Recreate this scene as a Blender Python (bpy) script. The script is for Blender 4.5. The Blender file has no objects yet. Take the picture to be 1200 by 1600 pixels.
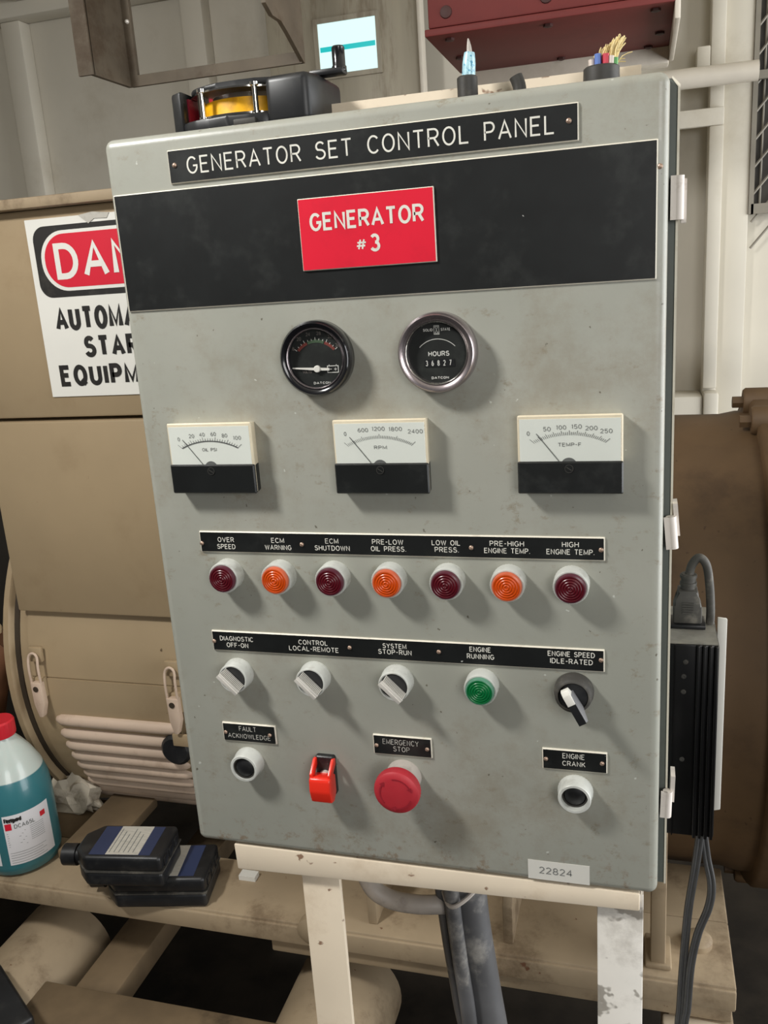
import bpy, bmesh, math, random
from mathutils import Vector, Matrix
random.seed(7)
scene = bpy.context.scene
COL = scene.collection
R_ = math.radians

# ---------------------------------------------------------------- camera, world, lights, exposure
# metres; x runs along the control panel door, y into the room, z up; door bottom-left corner is the origin, floor at z = -0.9
FLOOR = -0.90
cam_d = bpy.data.cameras.new('camera'); cam = bpy.data.objects.new('camera', cam_d); COL.objects.link(cam)
cam_d.sensor_fit = 'HORIZONTAL'; cam_d.sensor_width = 36.0; cam_d.lens = 1373.35 / 1200 * 36.0
cam_d.clip_start = 0.02; cam_d.clip_end = 60
rows = ((0.9605, 0.2703, -0.0665), (0.0082, -0.2659, -0.9640), (-0.2783, 0.9253, -0.2576))
rt, dn, fw = (Vector(r) for r in rows)
m3 = Matrix((rt, -dn, -fw)).transposed()
cam.matrix_world = Matrix.Translation((0.3892, -0.6261, 0.4909)) @ m3.to_4x4()
scene.camera = cam

world = bpy.data.worlds.new('daylight'); scene.world = world; world.use_nodes = True
bg = world.node_tree.nodes['Background']; bg.inputs[0].default_value = (1.0, 0.985, 0.96, 1); bg.inputs[1].default_value = 0.065

def area(name, loc, target, size, size_y, power, color):
    d = bpy.data.lights.new(name, 'AREA'); d.shape = 'RECTANGLE'; d.size = size; d.size_y = size_y; d.energy = power; d.color = color
    o = bpy.data.objects.new(name, d); COL.objects.link(o); o.location = loc
    o.rotation_euler = (Vector(target) - Vector(loc)).to_track_quat('-Z', 'Y').to_euler()
    return o
area('ceiling_lamp', (-0.62, -0.62, 1.32), (0.2, 0.0, 0.35), 0.22, 0.17, 21.5, (1.0, 0.985, 0.95))
area('doorway_daylight', (2.6, 0.5, 0.35), (0.0, 0.6, 0.35), 2.3, 2.0, 88.0, (0.97, 0.99, 1.0))
area('entrance_daylight', (1.5, -2.2, 0.85), (0.2, 0.1, 0.2), 1.0, 1.0, 24.0, (1.0, 0.985, 0.96))
vs = scene.view_settings
vs.view_transform = 'Standard'; vs.look = 'None'; vs.exposure = 0.0; vs.gamma = 1.0; vs.use_curve_mapping = False

# ---------------------------------------------------------------- materials
def srgb(r, g, b):
    f = lambda c: (c / 255 / 12.92) if c <= 10 else ((c / 255 + 0.055) / 1.055) ** 2.4
    return (f(r), f(g), f(b), 1.0)
MATS = {}
def nmat(name):
    m = bpy.data.materials.new(name); m.use_nodes = True; MATS[name] = m
    nt = m.node_tree; return m, nt, nt.nodes['Principled BSDF']
def N(nt, t, **kw):
    n = nt.nodes.new(t)
    for k, v in kw.items():
        if k.startswith('i_'): n.inputs[k[2:].replace('_', ' ')].default_value = v
        else: setattr(n, k, v)
    return n
def coords(nt, scale=(1, 1, 1)):
    g = N(nt, 'ShaderNodeNewGeometry'); mp = N(nt, 'ShaderNodeMapping'); mp.inputs['Scale'].default_value = scale
    nt.links.new(g.outputs['Position'], mp.inputs['Vector']); return mp.outputs[0]
def noise(nt, vec, scale, detail=4, rough=0.55):
    n = N(nt, 'ShaderNodeTexNoise'); n.inputs['Scale'].default_value = scale; n.inputs['Detail'].default_value = detail; n.inputs['Roughness'].default_value = rough
    nt.links.new(vec, n.inputs['Vector']); return n.outputs['Fac']
def ramp(nt, fac, a, b, lo=0.0, hi=1.0):
    n = N(nt, 'ShaderNodeMapRange'); n.inputs['From Min'].default_value = a; n.inputs['From Max'].default_value = b
    n.inputs['To Min'].default_value = lo; n.inputs['To Max'].default_value = hi; n.interpolation_type = 'SMOOTHSTEP'
    nt.links.new(fac, n.inputs['Value']); return n.outputs[0]
def mixc(nt, fac, ca, cb):
    n = N(nt, 'ShaderNodeMix', data_type='RGBA')
    for sock, v in ((n.inputs[0], fac), (n.inputs[6], ca), (n.inputs[7], cb)):
        if hasattr(v, 'links'): nt.links.new(v, sock)
        else: sock.default_value = v
    return n.outputs[2]
def mathn(nt, op, a, b):
    n = N(nt, 'ShaderNodeMath', operation=op)
    for i, v in enumerate((a, b)):
        if hasattr(v, 'links'): nt.links.new(v, n.inputs[i])
        else: n.inputs[i].default_value = v
    return n.outputs[0]
def paint(name, col, rough=0.5, metal=0.0, var=0.12, vscale=9.0, grime=None, gamt=0.0, gscale=6.0, speck=None, spscale=160.0, spth=0.72,
          spamt=0.8, bump=0.0, bscale=200.0, spec=0.5, coat=0.0, stretch=(1, 1, 1)):
    """procedural paint: base colour with soft variation, large stains, small specks"""
    m, nt, p = nmat(name)
    v = coords(nt, stretch)
    dark = tuple(c * (1 - var) for c in col[:3]) + (1,); lite = tuple(min(1, c * (1 + var)) for c in col[:3]) + (1,)
    c = mixc(nt, ramp(nt, noise(nt, v, vscale), 0.3, 0.7), dark, lite)
    if grime:
        f = mathn(nt, 'MULTIPLY', ramp(nt, noise(nt, v, gscale, 7, 0.68), 0.50, 0.70), gamt)
        c = mixc(nt, f, c, grime)
    if speck:
        f = mathn(nt, 'MULTIPLY', ramp(nt, noise(nt, v, spscale, 3, 0.6), spth, spth + 0.05), spamt)
        c = mixc(nt, f, c, speck)
    nt.links.new(c, p.inputs['Base Color'])
    p.inputs['Roughness'].default_value = rough; p.inputs['Metallic'].default_value = metal
    p.inputs['Specular IOR Level'].default_value = spec; p.inputs['Coat Weight'].default_value = coat
    if bump:
        b = N(nt, 'ShaderNodeBump'); b.inputs['Strength'].default_value = bump; b.inputs['Distance'].default_value = 0.001
        nt.links.new(noise(nt, v, bscale, 3), b.inputs['Height']); nt.links.new(b.outputs[0], p.inputs['Normal'])
    return m
def door_paint():
    m, nt, p = nmat('grey_enamel')
    v = coords(nt)
    base = mixc(nt, ramp(nt, noise(nt, v, 7.0), 0.3, 0.7), srgb(154, 155, 145), srgb(163, 163, 153))
    st = ramp(nt, noise(nt, v, 6.5, 10, 0.76), 0.48, 0.68, 0, 0.36)
    c = mixc(nt, st, base, srgb(124, 108, 82))
    st2 = mathn(nt, 'MULTIPLY', ramp(nt, noise(nt, coords(nt, (1, 1, 1.4)), 55.0, 9, 0.75), 0.54, 0.68, 0, 0.62), ramp(nt, noise(nt, v, 9.0, 3), 0.44, 0.58))
    c = mixc(nt, st2, c, srgb(122, 106, 78))
    # rust blooming up from the lower edge where water stands
    g = N(nt, 'ShaderNodeSeparateXYZ'); gg = N(nt, 'ShaderNodeNewGeometry'); nt.links.new(gg.outputs['Position'], g.inputs[0])
    low = ramp(nt, g.outputs['Z'], 0.045, 0.0)
    rs = mathn(nt, 'MULTIPLY', low, ramp(nt, noise(nt, v, 70.0, 8, 0.75), 0.52, 0.64, 0, 0.60))
    c = mixc(nt, rs, c, srgb(122, 88, 50))
    ds = ramp(nt, noise(nt, v, 170.0, 2, 0.5), 0.725, 0.76, 0, 0.75)
    c = mixc(nt, ds, c, srgb(82, 74, 58))
    ws = ramp(nt, noise(nt, coords(nt, (1, 1, 1.3)), 120.0, 2, 0.5), 0.745, 0.77, 0, 0.7)
    c = mixc(nt, ws, c, srgb(205, 208, 200))
    nt.links.new(c, p.inputs['Base Color']); p.inputs['Roughness'].default_value = 0.36; p.inputs['Specular IOR Level'].default_value = 0.5
    b = N(nt, 'ShaderNodeBump'); b.inputs['Strength'].default_value = 0.12; b.inputs['Distance'].default_value = 0.0006
    nt.links.new(noise(nt, v, 260.0, 3), b.inputs['Height']); nt.links.new(b.outputs[0], p.inputs['Normal'])
    return m
def glass(name, tint=(1, 1, 1, 1), strength=0.06):
    m = bpy.data.materials.new(name); m.use_nodes = True; MATS[name] = m; nt = m.node_tree; nt.nodes.clear()
    o = N(nt, 'ShaderNodeOutputMaterial'); t = N(nt, 'ShaderNodeBsdfTransparent'); t.inputs[0].default_value = tint
    g = N(nt, 'ShaderNodeBsdfGlossy'); g.inputs['Roughness'].default_value = 0.12
    mx = N(nt, 'ShaderNodeMixShader'); fr = N(nt, 'ShaderNodeFresnel'); fr.inputs[0].default_value = 1.35
    gm = N(nt, 'ShaderNodeNewGeometry'); ff = mathn(nt, 'MULTIPLY', fr.outputs[0], mathn(nt, 'SUBTRACT', 1.0, gm.outputs['Backfacing'])); nt.links.new(ff, mx.inputs[0]); nt.links.new(t.outputs[0], mx.inputs[1]); nt.links.new(g.outputs[0], mx.inputs[2]); nt.links.new(mx.outputs[0], o.inputs[0])
    return m
def emit(name, col, s):
    m, nt, p = nmat(name); p.inputs['Base Color'].default_value = (0.02, 0.02, 0.02, 1); p.inputs['Emission Color'].default_value = col; p.inputs['Emission Strength'].default_value = s
    return m
def lens_mat(name, col, rough=0.32):
    m, nt, p = nmat(name); v = coords(nt)
    c = mixc(nt, ramp(nt, noise(nt, v, 60), 0.3, 0.7), tuple(x * 0.85 for x in col[:3]) + (1,), col)
    nt.links.new(c, p.inputs['Base Color']); p.inputs['Roughness'].default_value = rough; p.inputs['Coat Weight'].default_value = 0.12; p.inputs['Coat Roughness'].default_value = 0.2
    p.inputs['Subsurface Weight'].default_value = 0.0
    return m

DOOR = door_paint()
ENCL = paint('grey_enclosure', srgb(96, 102, 98), 0.5, var=0.1, grime=srgb(70, 64, 52), gamt=0.4)
CREAM = paint('cream_paint', srgb(230, 215, 192), 0.5, var=0.05, grime=srgb(168, 140, 106), gamt=0.35, gscale=9, speck=srgb(112, 66, 32), spscale=55, spth=0.66)
CREAMLEG = paint('chipped_white_paint', srgb(236, 232, 224), 0.5, var=0.05, grime=srgb(150, 142, 130), gamt=0.5, gscale=14, speck=srgb(112, 104, 92), spscale=38, spth=0.59, spamt=0.7)
WHITEHINGE = paint('hinge_white_paint', srgb(232, 224, 216), 0.5, var=0.05, grime=srgb(150, 130, 110), gamt=0.4, gscale=60)
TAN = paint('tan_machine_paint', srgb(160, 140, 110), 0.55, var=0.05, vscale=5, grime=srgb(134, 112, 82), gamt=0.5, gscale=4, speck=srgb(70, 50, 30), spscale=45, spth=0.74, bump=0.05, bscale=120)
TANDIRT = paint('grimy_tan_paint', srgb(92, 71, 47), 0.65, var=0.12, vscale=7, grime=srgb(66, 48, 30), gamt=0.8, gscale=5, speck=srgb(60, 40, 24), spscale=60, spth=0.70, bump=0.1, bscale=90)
TANPINK = paint('lit_louver_paint', srgb(196, 174, 154), 0.6, var=0.05, grime=srgb(150, 126, 104), gamt=0.4, gscale=20)  # paler, pinker tan puts the light on the louvres into the colour
SKIDSHADE = paint('shaded_skid_paint', srgb(112, 94, 70), 0.7, var=0.2, vscale=10, grime=srgb(46, 36, 24), gamt=0.85, gscale=6, bump=0.15, bscale=60)  # blotchy skid tan, darkened to stand for the dim light low down
SKID = paint('skid_tan_paint', srgb(156, 138, 112), 0.65, var=0.10, grime=srgb(88, 68, 46), gamt=0.75, gscale=7, speck=srgb(96, 52, 26), spscale=50, spth=0.70, bump=0.1, bscale=80)
GROOVE = paint('dark_gasket', srgb(52, 42, 30), 0.7)
BLACKPL = paint('black_laminate', srgb(20, 22, 22), 0.42, var=0.2, vscale=30, grime=srgb(58, 60, 58), gamt=0.35, gscale=22, speck=srgb(200, 200, 195), spscale=150, spth=0.76, spamt=0.8)
WHITECORE = paint('white_laminate_core', srgb(226, 220, 204), 0.5, var=0.05, grime=srgb(170, 150, 120), gamt=0.3, gscale=50)
LETTER = paint('engraved_letter_white', srgb(222, 220, 210), 0.6, var=0.03, grime=srgb(150, 146, 136), gamt=0.5, gscale=70)
LETTERD = paint('engraved_letter_dusty', srgb(196, 194, 186), 0.6, var=0.05, grime=srgb(110, 108, 100), gamt=0.6, gscale=90)
REDPL = paint('red_laminate', srgb(222, 24, 52), 0.42, var=0.04, grime=srgb(190, 20, 44), gamt=0.3, gscale=30)
COPPER = paint('tarnished_rivet', srgb(178, 152, 134), 0.4, metal=0.6, var=0.2, vscale=400)
ALU = paint('dusty_aluminium', srgb(204, 206, 200), 0.4, metal=0.12, var=0.06, vscale=60, grime=srgb(160, 158, 148), gamt=0.5, gscale=70)
STEEL = paint('bright_steel', srgb(224, 220, 212), 0.34, metal=0.25, var=0.05, vscale=80)
CHROME = paint('polished_chrome', srgb(225, 222, 215), 0.12, metal=1.0, var=0.03)
GUNMETAL = paint('worn_bezel_metal', srgb(168, 158, 160), 0.26, metal=0.9, var=0.08, vscale=50)
BLACKP = paint('black_plastic', srgb(26, 27, 29), 0.4, var=0.15, vscale=40, grime=srgb(66, 64, 60), gamt=0.3, gscale=40)
BLACKG = paint('gloss_black_bezel', srgb(20, 20, 23), 0.18, var=0.1, coat=0.3)
FACEBLK = paint('gauge_face_black', srgb(26, 29, 27), 0.5, var=0.2, vscale=60, grime=srgb(54, 58, 54), gamt=0.4, gscale=60)
CASECLR = paint('clear_case_edge', srgb(226, 214, 188), 0.25, var=0.05, vscale=60, coat=0.3)
FACEWHT = paint('meter_face_white', srgb(222, 226, 218), 0.5, var=0.02)
PRINTG = paint('meter_print_grey', srgb(98, 100, 98), 0.6, var=0.05)
PRINTW = paint('gauge_print_white', srgb(206, 206, 200), 0.6, var=0.05)
PRINTD = paint('gauge_print_dim', srgb(120, 112, 106), 0.6, var=0.05)
BANDR = paint('scale_band_red', srgb(116, 52, 44), 0.6, var=0.1); BANDG = paint('scale_band_green', srgb(62, 84, 60), 0.6, var=0.1)
REDLENS = lens_mat('dark_red_lens', srgb(84, 6, 22)); AMBLENS = lens_mat('amber_lens', srgb(206, 74, 6)); GRNLENS = lens_mat('green_lens', srgb(0, 108, 54))
REDRIM = lens_mat('dark_red_lens_rim', srgb(92, 44, 56), 0.3); AMBRIM = lens_mat('amber_lens_rim', srgb(214, 106, 72), 0.3); GRNRIM = lens_mat('green_lens_rim', srgb(96, 146, 122), 0.3)
STOPRED = paint('faded_red_plastic', srgb(178, 44, 54), 0.5, var=0.05, vscale=60, grime=srgb(150, 58, 60), gamt=0.4, gscale=60)
GUARDRED = paint('bright_red_plastic', srgb(240, 52, 36), 0.3, var=0.03, coat=0.2)
CLEARG = glass('clear_cover')
STICKER = paint('paper_sticker', srgb(214, 212, 204), 0.6, var=0.03)
INK = paint('grey_ink', srgb(112, 114, 112), 0.7, var=0.05); BLACKINK = paint('black_ink', srgb(30, 28, 26), 0.55, var=0.1, grime=srgb(66, 62, 56), gamt=0.4, gscale=40)
SIGNW = paint('sign_white', srgb(224, 222, 214), 0.45, var=0.02, speck=srgb(150, 140, 120), spscale=60, spth=0.72, spamt=0.5)
SIGNR = paint('sign_red', srgb(206, 30, 52), 0.45, var=0.04, speck=srgb(220, 150, 150), spscale=120, spth=0.74)
YELLOW = paint('yellow_tape', srgb(222, 164, 12), 0.4, var=0.12, vscale=70, grime=srgb(150, 96, 10), gamt=0.6, gscale=50)
MAROON = paint('maroon_tape_end', srgb(120, 20, 40), 0.4)
RUBBER = paint('dusty_rubber', srgb(62, 60, 56), 0.65, var=0.15, vscale=40, grime=srgb(130, 124, 112), gamt=0.5, gscale=40)
CABLEBLK = paint('black_cable_jacket', srgb(48, 46, 42), 0.55, var=0.15, vscale=60, grime=srgb(92, 86, 74), gamt=0.5, gscale=50)
CORDG = paint('grey_cord', srgb(66, 66, 66), 0.4, var=0.1, vscale=60)
FOILBLUE = paint('blue_foil_tape', srgb(176, 216, 228), 0.3, metal=0.1, var=0.15, vscale=300, speck=srgb(30, 140, 180), spscale=420, spth=0.56)
FIBRE = paint('aramid_fibre', srgb(226, 206, 150), 0.6, var=0.15, vscale=300)
WIREB = paint('blue_wire', srgb(90, 120, 190), 0.4); WIRER = paint('red_wire', srgb(196, 50, 70), 0.4); WIREW = paint('white_wire', srgb(214, 200, 190), 0.5); WIREG = paint('green_wire', srgb(90, 160, 90), 0.5)
HOSE = paint('dusty_grey_hose', srgb(84, 84, 86), 0.45, var=0.18, vscale=16, grime=srgb(172, 168, 160), gamt=0.7, gscale=12)
CONDUIT = paint('pale_grey_conduit', srgb(176, 168, 160), 0.5, var=0.08, vscale=30, grime=srgb(120, 110, 100), gamt=0.4, gscale=40)
DUSTYPLUG = paint('dusty_grey_plug', srgb(78, 76, 71), 0.6, var=0.12, vscale=60, grime=srgb(150, 144, 132), gamt=0.5, gscale=60)
DUSTTOP = paint('dust_covered_metal', srgb(140, 137, 128), 0.7, var=0.2, vscale=50, grime=srgb(170, 160, 140), gamt=0.6, gscale=40)
ANOD = paint('black_anodised', srgb(16, 16, 17), 0.3, var=0.2, vscale=40)
REDSTEEL = paint('dark_red_steel', srgb(108, 36, 32), 0.65, var=0.06, vscale=8, grime=srgb(88, 28, 25), gamt=0.5, gscale=7)
BOLTD = paint('dark_bolt', srgb(60, 26, 22), 0.6, var=0.1)
HANGER = paint('grimy_bare_steel', srgb(96, 86, 72), 0.6, metal=0.2, var=0.15, vscale=12, grime=srgb(70, 54, 38), gamt=0.8, gscale=9)
WALLP = paint('warm_white_wall_paint', srgb(206, 200, 186), 0.6, var=0.04, vscale=3, grime=srgb(160, 148, 126), gamt=0.35, gscale=2.5)
DOORP = paint('streaked_grey_door_paint', srgb(164, 156, 138), 0.5, var=0.08, vscale=6, grime=srgb(104, 88, 66), gamt=0.6, gscale=9, stretch=(2.5, 1, 0.4))
PIPEW = paint('white_pipe_paint', srgb(216, 208, 194), 0.5, var=0.04, grime=srgb(170, 158, 138), gamt=0.3)
FLOORM = paint('oily_concrete', srgb(34, 29, 23), 0.85, var=0.35, vscale=9, grime=srgb(18, 15, 11), gamt=0.85, gscale=6, bump=0.8, bscale=30, spec=0.2)
DARKM = paint('dark_grille', srgb(52, 48, 42), 0.6, var=0.2)
GRIDM = paint('grille_bar_grey', srgb(130, 124, 112), 0.5, var=0.1)
SKYPANE = emit('daylit_pane', (0.74, 1.0, 0.98, 1), 1.05); TEALBAR = emit('teal_glazing_bar', (0.0, 0.55, 0.55, 1), 0.95)
JUGM = None
BLUELBL = paint('dark_blue_label', srgb(44, 54, 84), 0.45, var=0.1); PAPERLBL = paint('worn_paper_label', srgb(184, 180, 170), 0.6, var=0.06, vscale=40, grime=srgb(130, 126, 118), gamt=0.5, gscale=60, stretch=(1, 6, 1))
LABELW = paint('white_label', srgb(222, 220, 222), 0.45, var=0.02)
CAPRED = paint('red_cap', srgb(206, 40, 52), 0.35, var=0.05)
def jug_mat():
    m, nt, p = nmat('coolant_jug_plastic'); g = N(nt, 'ShaderNodeNewGeometry'); s = N(nt, 'ShaderNodeSeparateXYZ'); nt.links.new(g.outputs['Position'], s.inputs[0])
    f = ramp(nt, s.outputs['Z'], -0.2535, -0.2515)
    c = mixc(nt, f, srgb(56, 116, 124), srgb(190, 200, 194)); nt.links.new(c, p.inputs['Base Color'])
    p.inputs['Roughness'].default_value = 0.28; p.inputs['Subsurface Weight'].default_value = 0.25; p.inputs['Subsurface Radius'].default_value = (0.01, 0.02, 0.02)
    p.inputs['Coat Weight'].default_value = 0.3
    return m
JUGM = jug_mat()
RAGM = paint('dirty_white_rag', srgb(196, 186, 168), 0.8, var=0.1, vscale=20, grime=srgb(90, 74, 54), gamt=0.8, gscale=14)
RUSTM = paint('rusty_brown', srgb(112, 74, 48), 0.7, var=0.2, vscale=20)
DARKBACK = paint('backdrop_shade_black', srgb(34, 29, 22), 0.7, var=0.2)  # near-black standing in for shade behind the generator

# ---------------------------------------------------------------- mesh builder
WO = {}
class B:
    def __init__(s): s.bm = bmesh.new()
    def _add(s, verts, faces):
        vs_ = [s.bm.verts.new(v) for v in verts]
        for f in faces:
            try: s.bm.faces.new([vs_[i] for i in f])
            except ValueError: pass
        return vs_
    def box(s, x0, x1, y0, y1, z0, z1, bev=0.0, seg=2, M=None):
        v = [(x, y, z) for x in (x0, x1) for y in (y0, y1) for z in (z0, z1)]
        if M is not None: v = [tuple(M @ Vector(p)) for p in v]
        vs_ = s._add(v, [(0, 1, 3, 2), (4, 6, 7, 5), (0, 4, 5, 1), (2, 3, 7, 6), (0, 2, 6, 4), (1, 5, 7, 3)])
        if bev:
            es = list({e for q in vs_ for e in q.link_edges})
            bmesh.ops.bevel(s.bm, geom=es, offset=bev, segments=seg, profile=0.5, affect='EDGES')
        return s
    def prism(s, pts, axis, a0, a1, bev=0.0, seg=2):
        def P(p, a):
            return {'x': (a, p[0], p[1]), 'y': (p[0], a, p[1]), 'z': (p[0], p[1], a)}[axis]
        n = len(pts)
        vs_ = s._add([P(p, a0) for p in pts] + [P(p, a1) for p in pts],
                     [tuple(range(n))[::-1], tuple(range(n, 2 * n))] + [(i, (i + 1) % n, n + (i + 1) % n, n + i) for i in range(n)])
        if bev:
            es = list({e for q in vs_ for e in q.link_edges})
            bmesh.ops.bevel(s.bm, geom=es, offset=bev, segments=seg, profile=0.5, affect='EDGES')
        return s
    def lathe(s, prof, c, axis='y-', n=32, knurl=None, depth=0.03, a0=0.0, a1=360.0):
        """prof: (radius, height) along axis from c; axis y- points to the camera side"""
        full = abs(a1 - a0 - 360) < 1e-6; cnt = n if full else n + 1
        loops = []; c = Vector(c)
        for k, (r, h) in enumerate(prof):
            lp = []
            for i in range(cnt):
                a = R_(a0 + (a1 - a0) * i / n); rr = r * (1 - depth * (i % 2)) if (knurl and k in knurl) else r
                u, v = rr * math.cos(a), rr * math.sin(a)
                p = {'y-': (u, -h, v), 'y+': (u, h, v), 'z': (u, v, h), 'x': (h, u, v)}[axis]
                lp.append(s.bm.verts.new(c + Vector(p)))
                if r < 1e-6: break
            loops.append(lp)
        for A, Bq in zip(loops, loops[1:]):
            if len(A) == 1 and len(Bq) == 1: continue
            for i in range(cnt if full else cnt - 1):
                j = (i + 1) % cnt
                q = [A[0] if len(A) == 1 else A[i]] + ([] if len(A) == 1 else [A[j]]) + ([Bq[0]] if len(Bq) == 1 else [Bq[j], Bq[i]])
                try: s.bm.faces.new(q)
                except ValueError: pass
        for lp in (loops[0], loops[-1]):
            if len(lp) > 2 and full and getattr(s, 'cap', True):
                try: s.bm.faces.new(lp)
                except ValueError: pass
        return s
    def tube(s, path, r, n=10, caps=True, sub=6):
        pts = [Vector(p) for p in path]
        if sub and len(pts) > 2:
            q = []
            for i in range(len(pts) - 1):
                p0, p1, p2, p3 = pts[max(0, i - 1)], pts[i], pts[i + 1], pts[min(len(pts) - 1, i + 2)]
                for k in range(sub):
                    t = k / sub
                    q.append(0.5 * ((2 * p1) + (p2 - p0) * t + (2 * p0 - 5 * p1 + 4 * p2 - p3) * t * t + (3 * p1 - p0 - 3 * p2 + p3) * t ** 3))
            rs = [r] * (len(q) + 1) if not isinstance(r, (list, tuple)) else [r[min(len(r) - 1, i // sub)] * (1 - (i % sub) / sub) + r[min(len(r) - 1, i // sub + 1)] * ((i % sub) / sub) for i in range(len(q))] + [r[-1]]
            pts = q + [pts[-1]]
        else: rs = list(r) if isinstance(r, (list, tuple)) else [r] * len(pts)
        t0 = (pts[1] - pts[0]).normalized(); up = Vector((0, 0, 1)) if abs(t0.z) < 0.9 else Vector((1, 0, 0))
        nrm = t0.cross(up).normalized(); loops = []
        for i, p in enumerate(pts):
            t = ((pts[min(i + 1, len(pts) - 1)] - pts[max(i - 1, 0)])).normalized()
            nrm = (nrm - t * nrm.dot(t)).normalized(); bn = t.cross(nrm)
            loops.append([s.bm.verts.new(p + rs[i] * (math.cos(2 * math.pi * k / n) * nrm + math.sin(2 * math.pi * k / n) * bn)) for k in range(n)])
        for A, Bq in zip(loops, loops[1:]):
            for k in range(n): s.bm.faces.new([A[k], A[(k + 1) % n], Bq[(k + 1) % n], Bq[k]])
        if caps: s.bm.faces.new(loops[0][::-1]); s.bm.faces.new(loops[-1])
        return s
    def rrect(s, x0, x1, z0, z1, r, prof, n=5):
        """rounded rectangle in xz stacked along y: prof = [(y, inset), ...], last loop and first loop capped"""
        loops = []
        for y, ins in prof:
            rr = max(r - ins, 1e-5); lp = []
            for cx, cz, a in ((x1 - ins - rr, z1 - ins - rr, 0), (x0 + ins + rr, z1 - ins - rr, 90), (x0 + ins + rr, z0 + ins + rr, 180), (x1 - ins - rr, z0 + ins + rr, 270)):
                for k in range(n + 1):
                    t = R_(a + 90 * k / n); lp.append(s.bm.verts.new((cx + rr * math.cos(t), y, cz + rr * math.sin(t))))
            loops.append(lp)
        m = len(loops[0])
        for A, Bq in zip(loops, loops[1:]):
            for k in range(m): s.bm.faces.new([A[k], A[(k + 1) % m], Bq[(k + 1) % m], Bq[k]])
        s.bm.faces.new(loops[0][::-1]); s.bm.faces.new(loops[-1])
        return s
    def xf(s, M): bmesh.ops.transform(s.bm, matrix=M, verts=s.bm.verts[:]); return s
    def mesh(s, name, mat, smooth=38):
        bmesh.ops.recalc_face_normals(s.bm, faces=s.bm.faces[:])
        me = bpy.data.meshes.new(name); s.bm.to_mesh(me); s.bm.free()
        me.materials.append(mat)
        if smooth:
            for p in me.polygons: p.use_smooth = True
            me.set_sharp_from_angle(angle=R_(smooth))
        return me
    def build(s, name, mat, parent=None, smooth=38, origin=None):
        co = [v.co for v in s.bm.verts]
        if origin is None:
            mn = [min(c[i] for c in co) for i in range(3)]; mx = [max(c[i] for c in co) for i in range(3)]
            origin = Vector(((mn[0] + mx[0]) / 2, (mn[1] + mx[1]) / 2, mn[2]))
        s.xf(Matrix.Translation(-Vector(origin)))
        return inst(name, s.mesh(name, mat, smooth), parent, origin)
def inst(name, me, parent, loc, mat=None):
    o = bpy.data.objects.new(name, me); COL.objects.link(o); WO[o.name] = Vector(loc)
    if parent: o.parent = parent; o.location = Vector(loc) - WO[parent.name]
    else: o.location = loc
    return o
def thing(name, loc, label, cat, group=None):
    o = bpy.data.objects.new(name, None); COL.objects.link(o); o.location = loc; o.empty_display_size = 0.03; WO[o.name] = Vector(loc)
    return tag(o, label, cat, group)
def tag(o, label=None, cat=None, group=None, kind=None):
    if label: o['label'] = label
    if cat: o['category'] = cat
    if group: o['group'] = group
    if kind: o['kind'] = kind
    return o
def box(name, mat, parent, *a, **k): return B().box(*a, **k).build(name, mat, parent)

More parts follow.
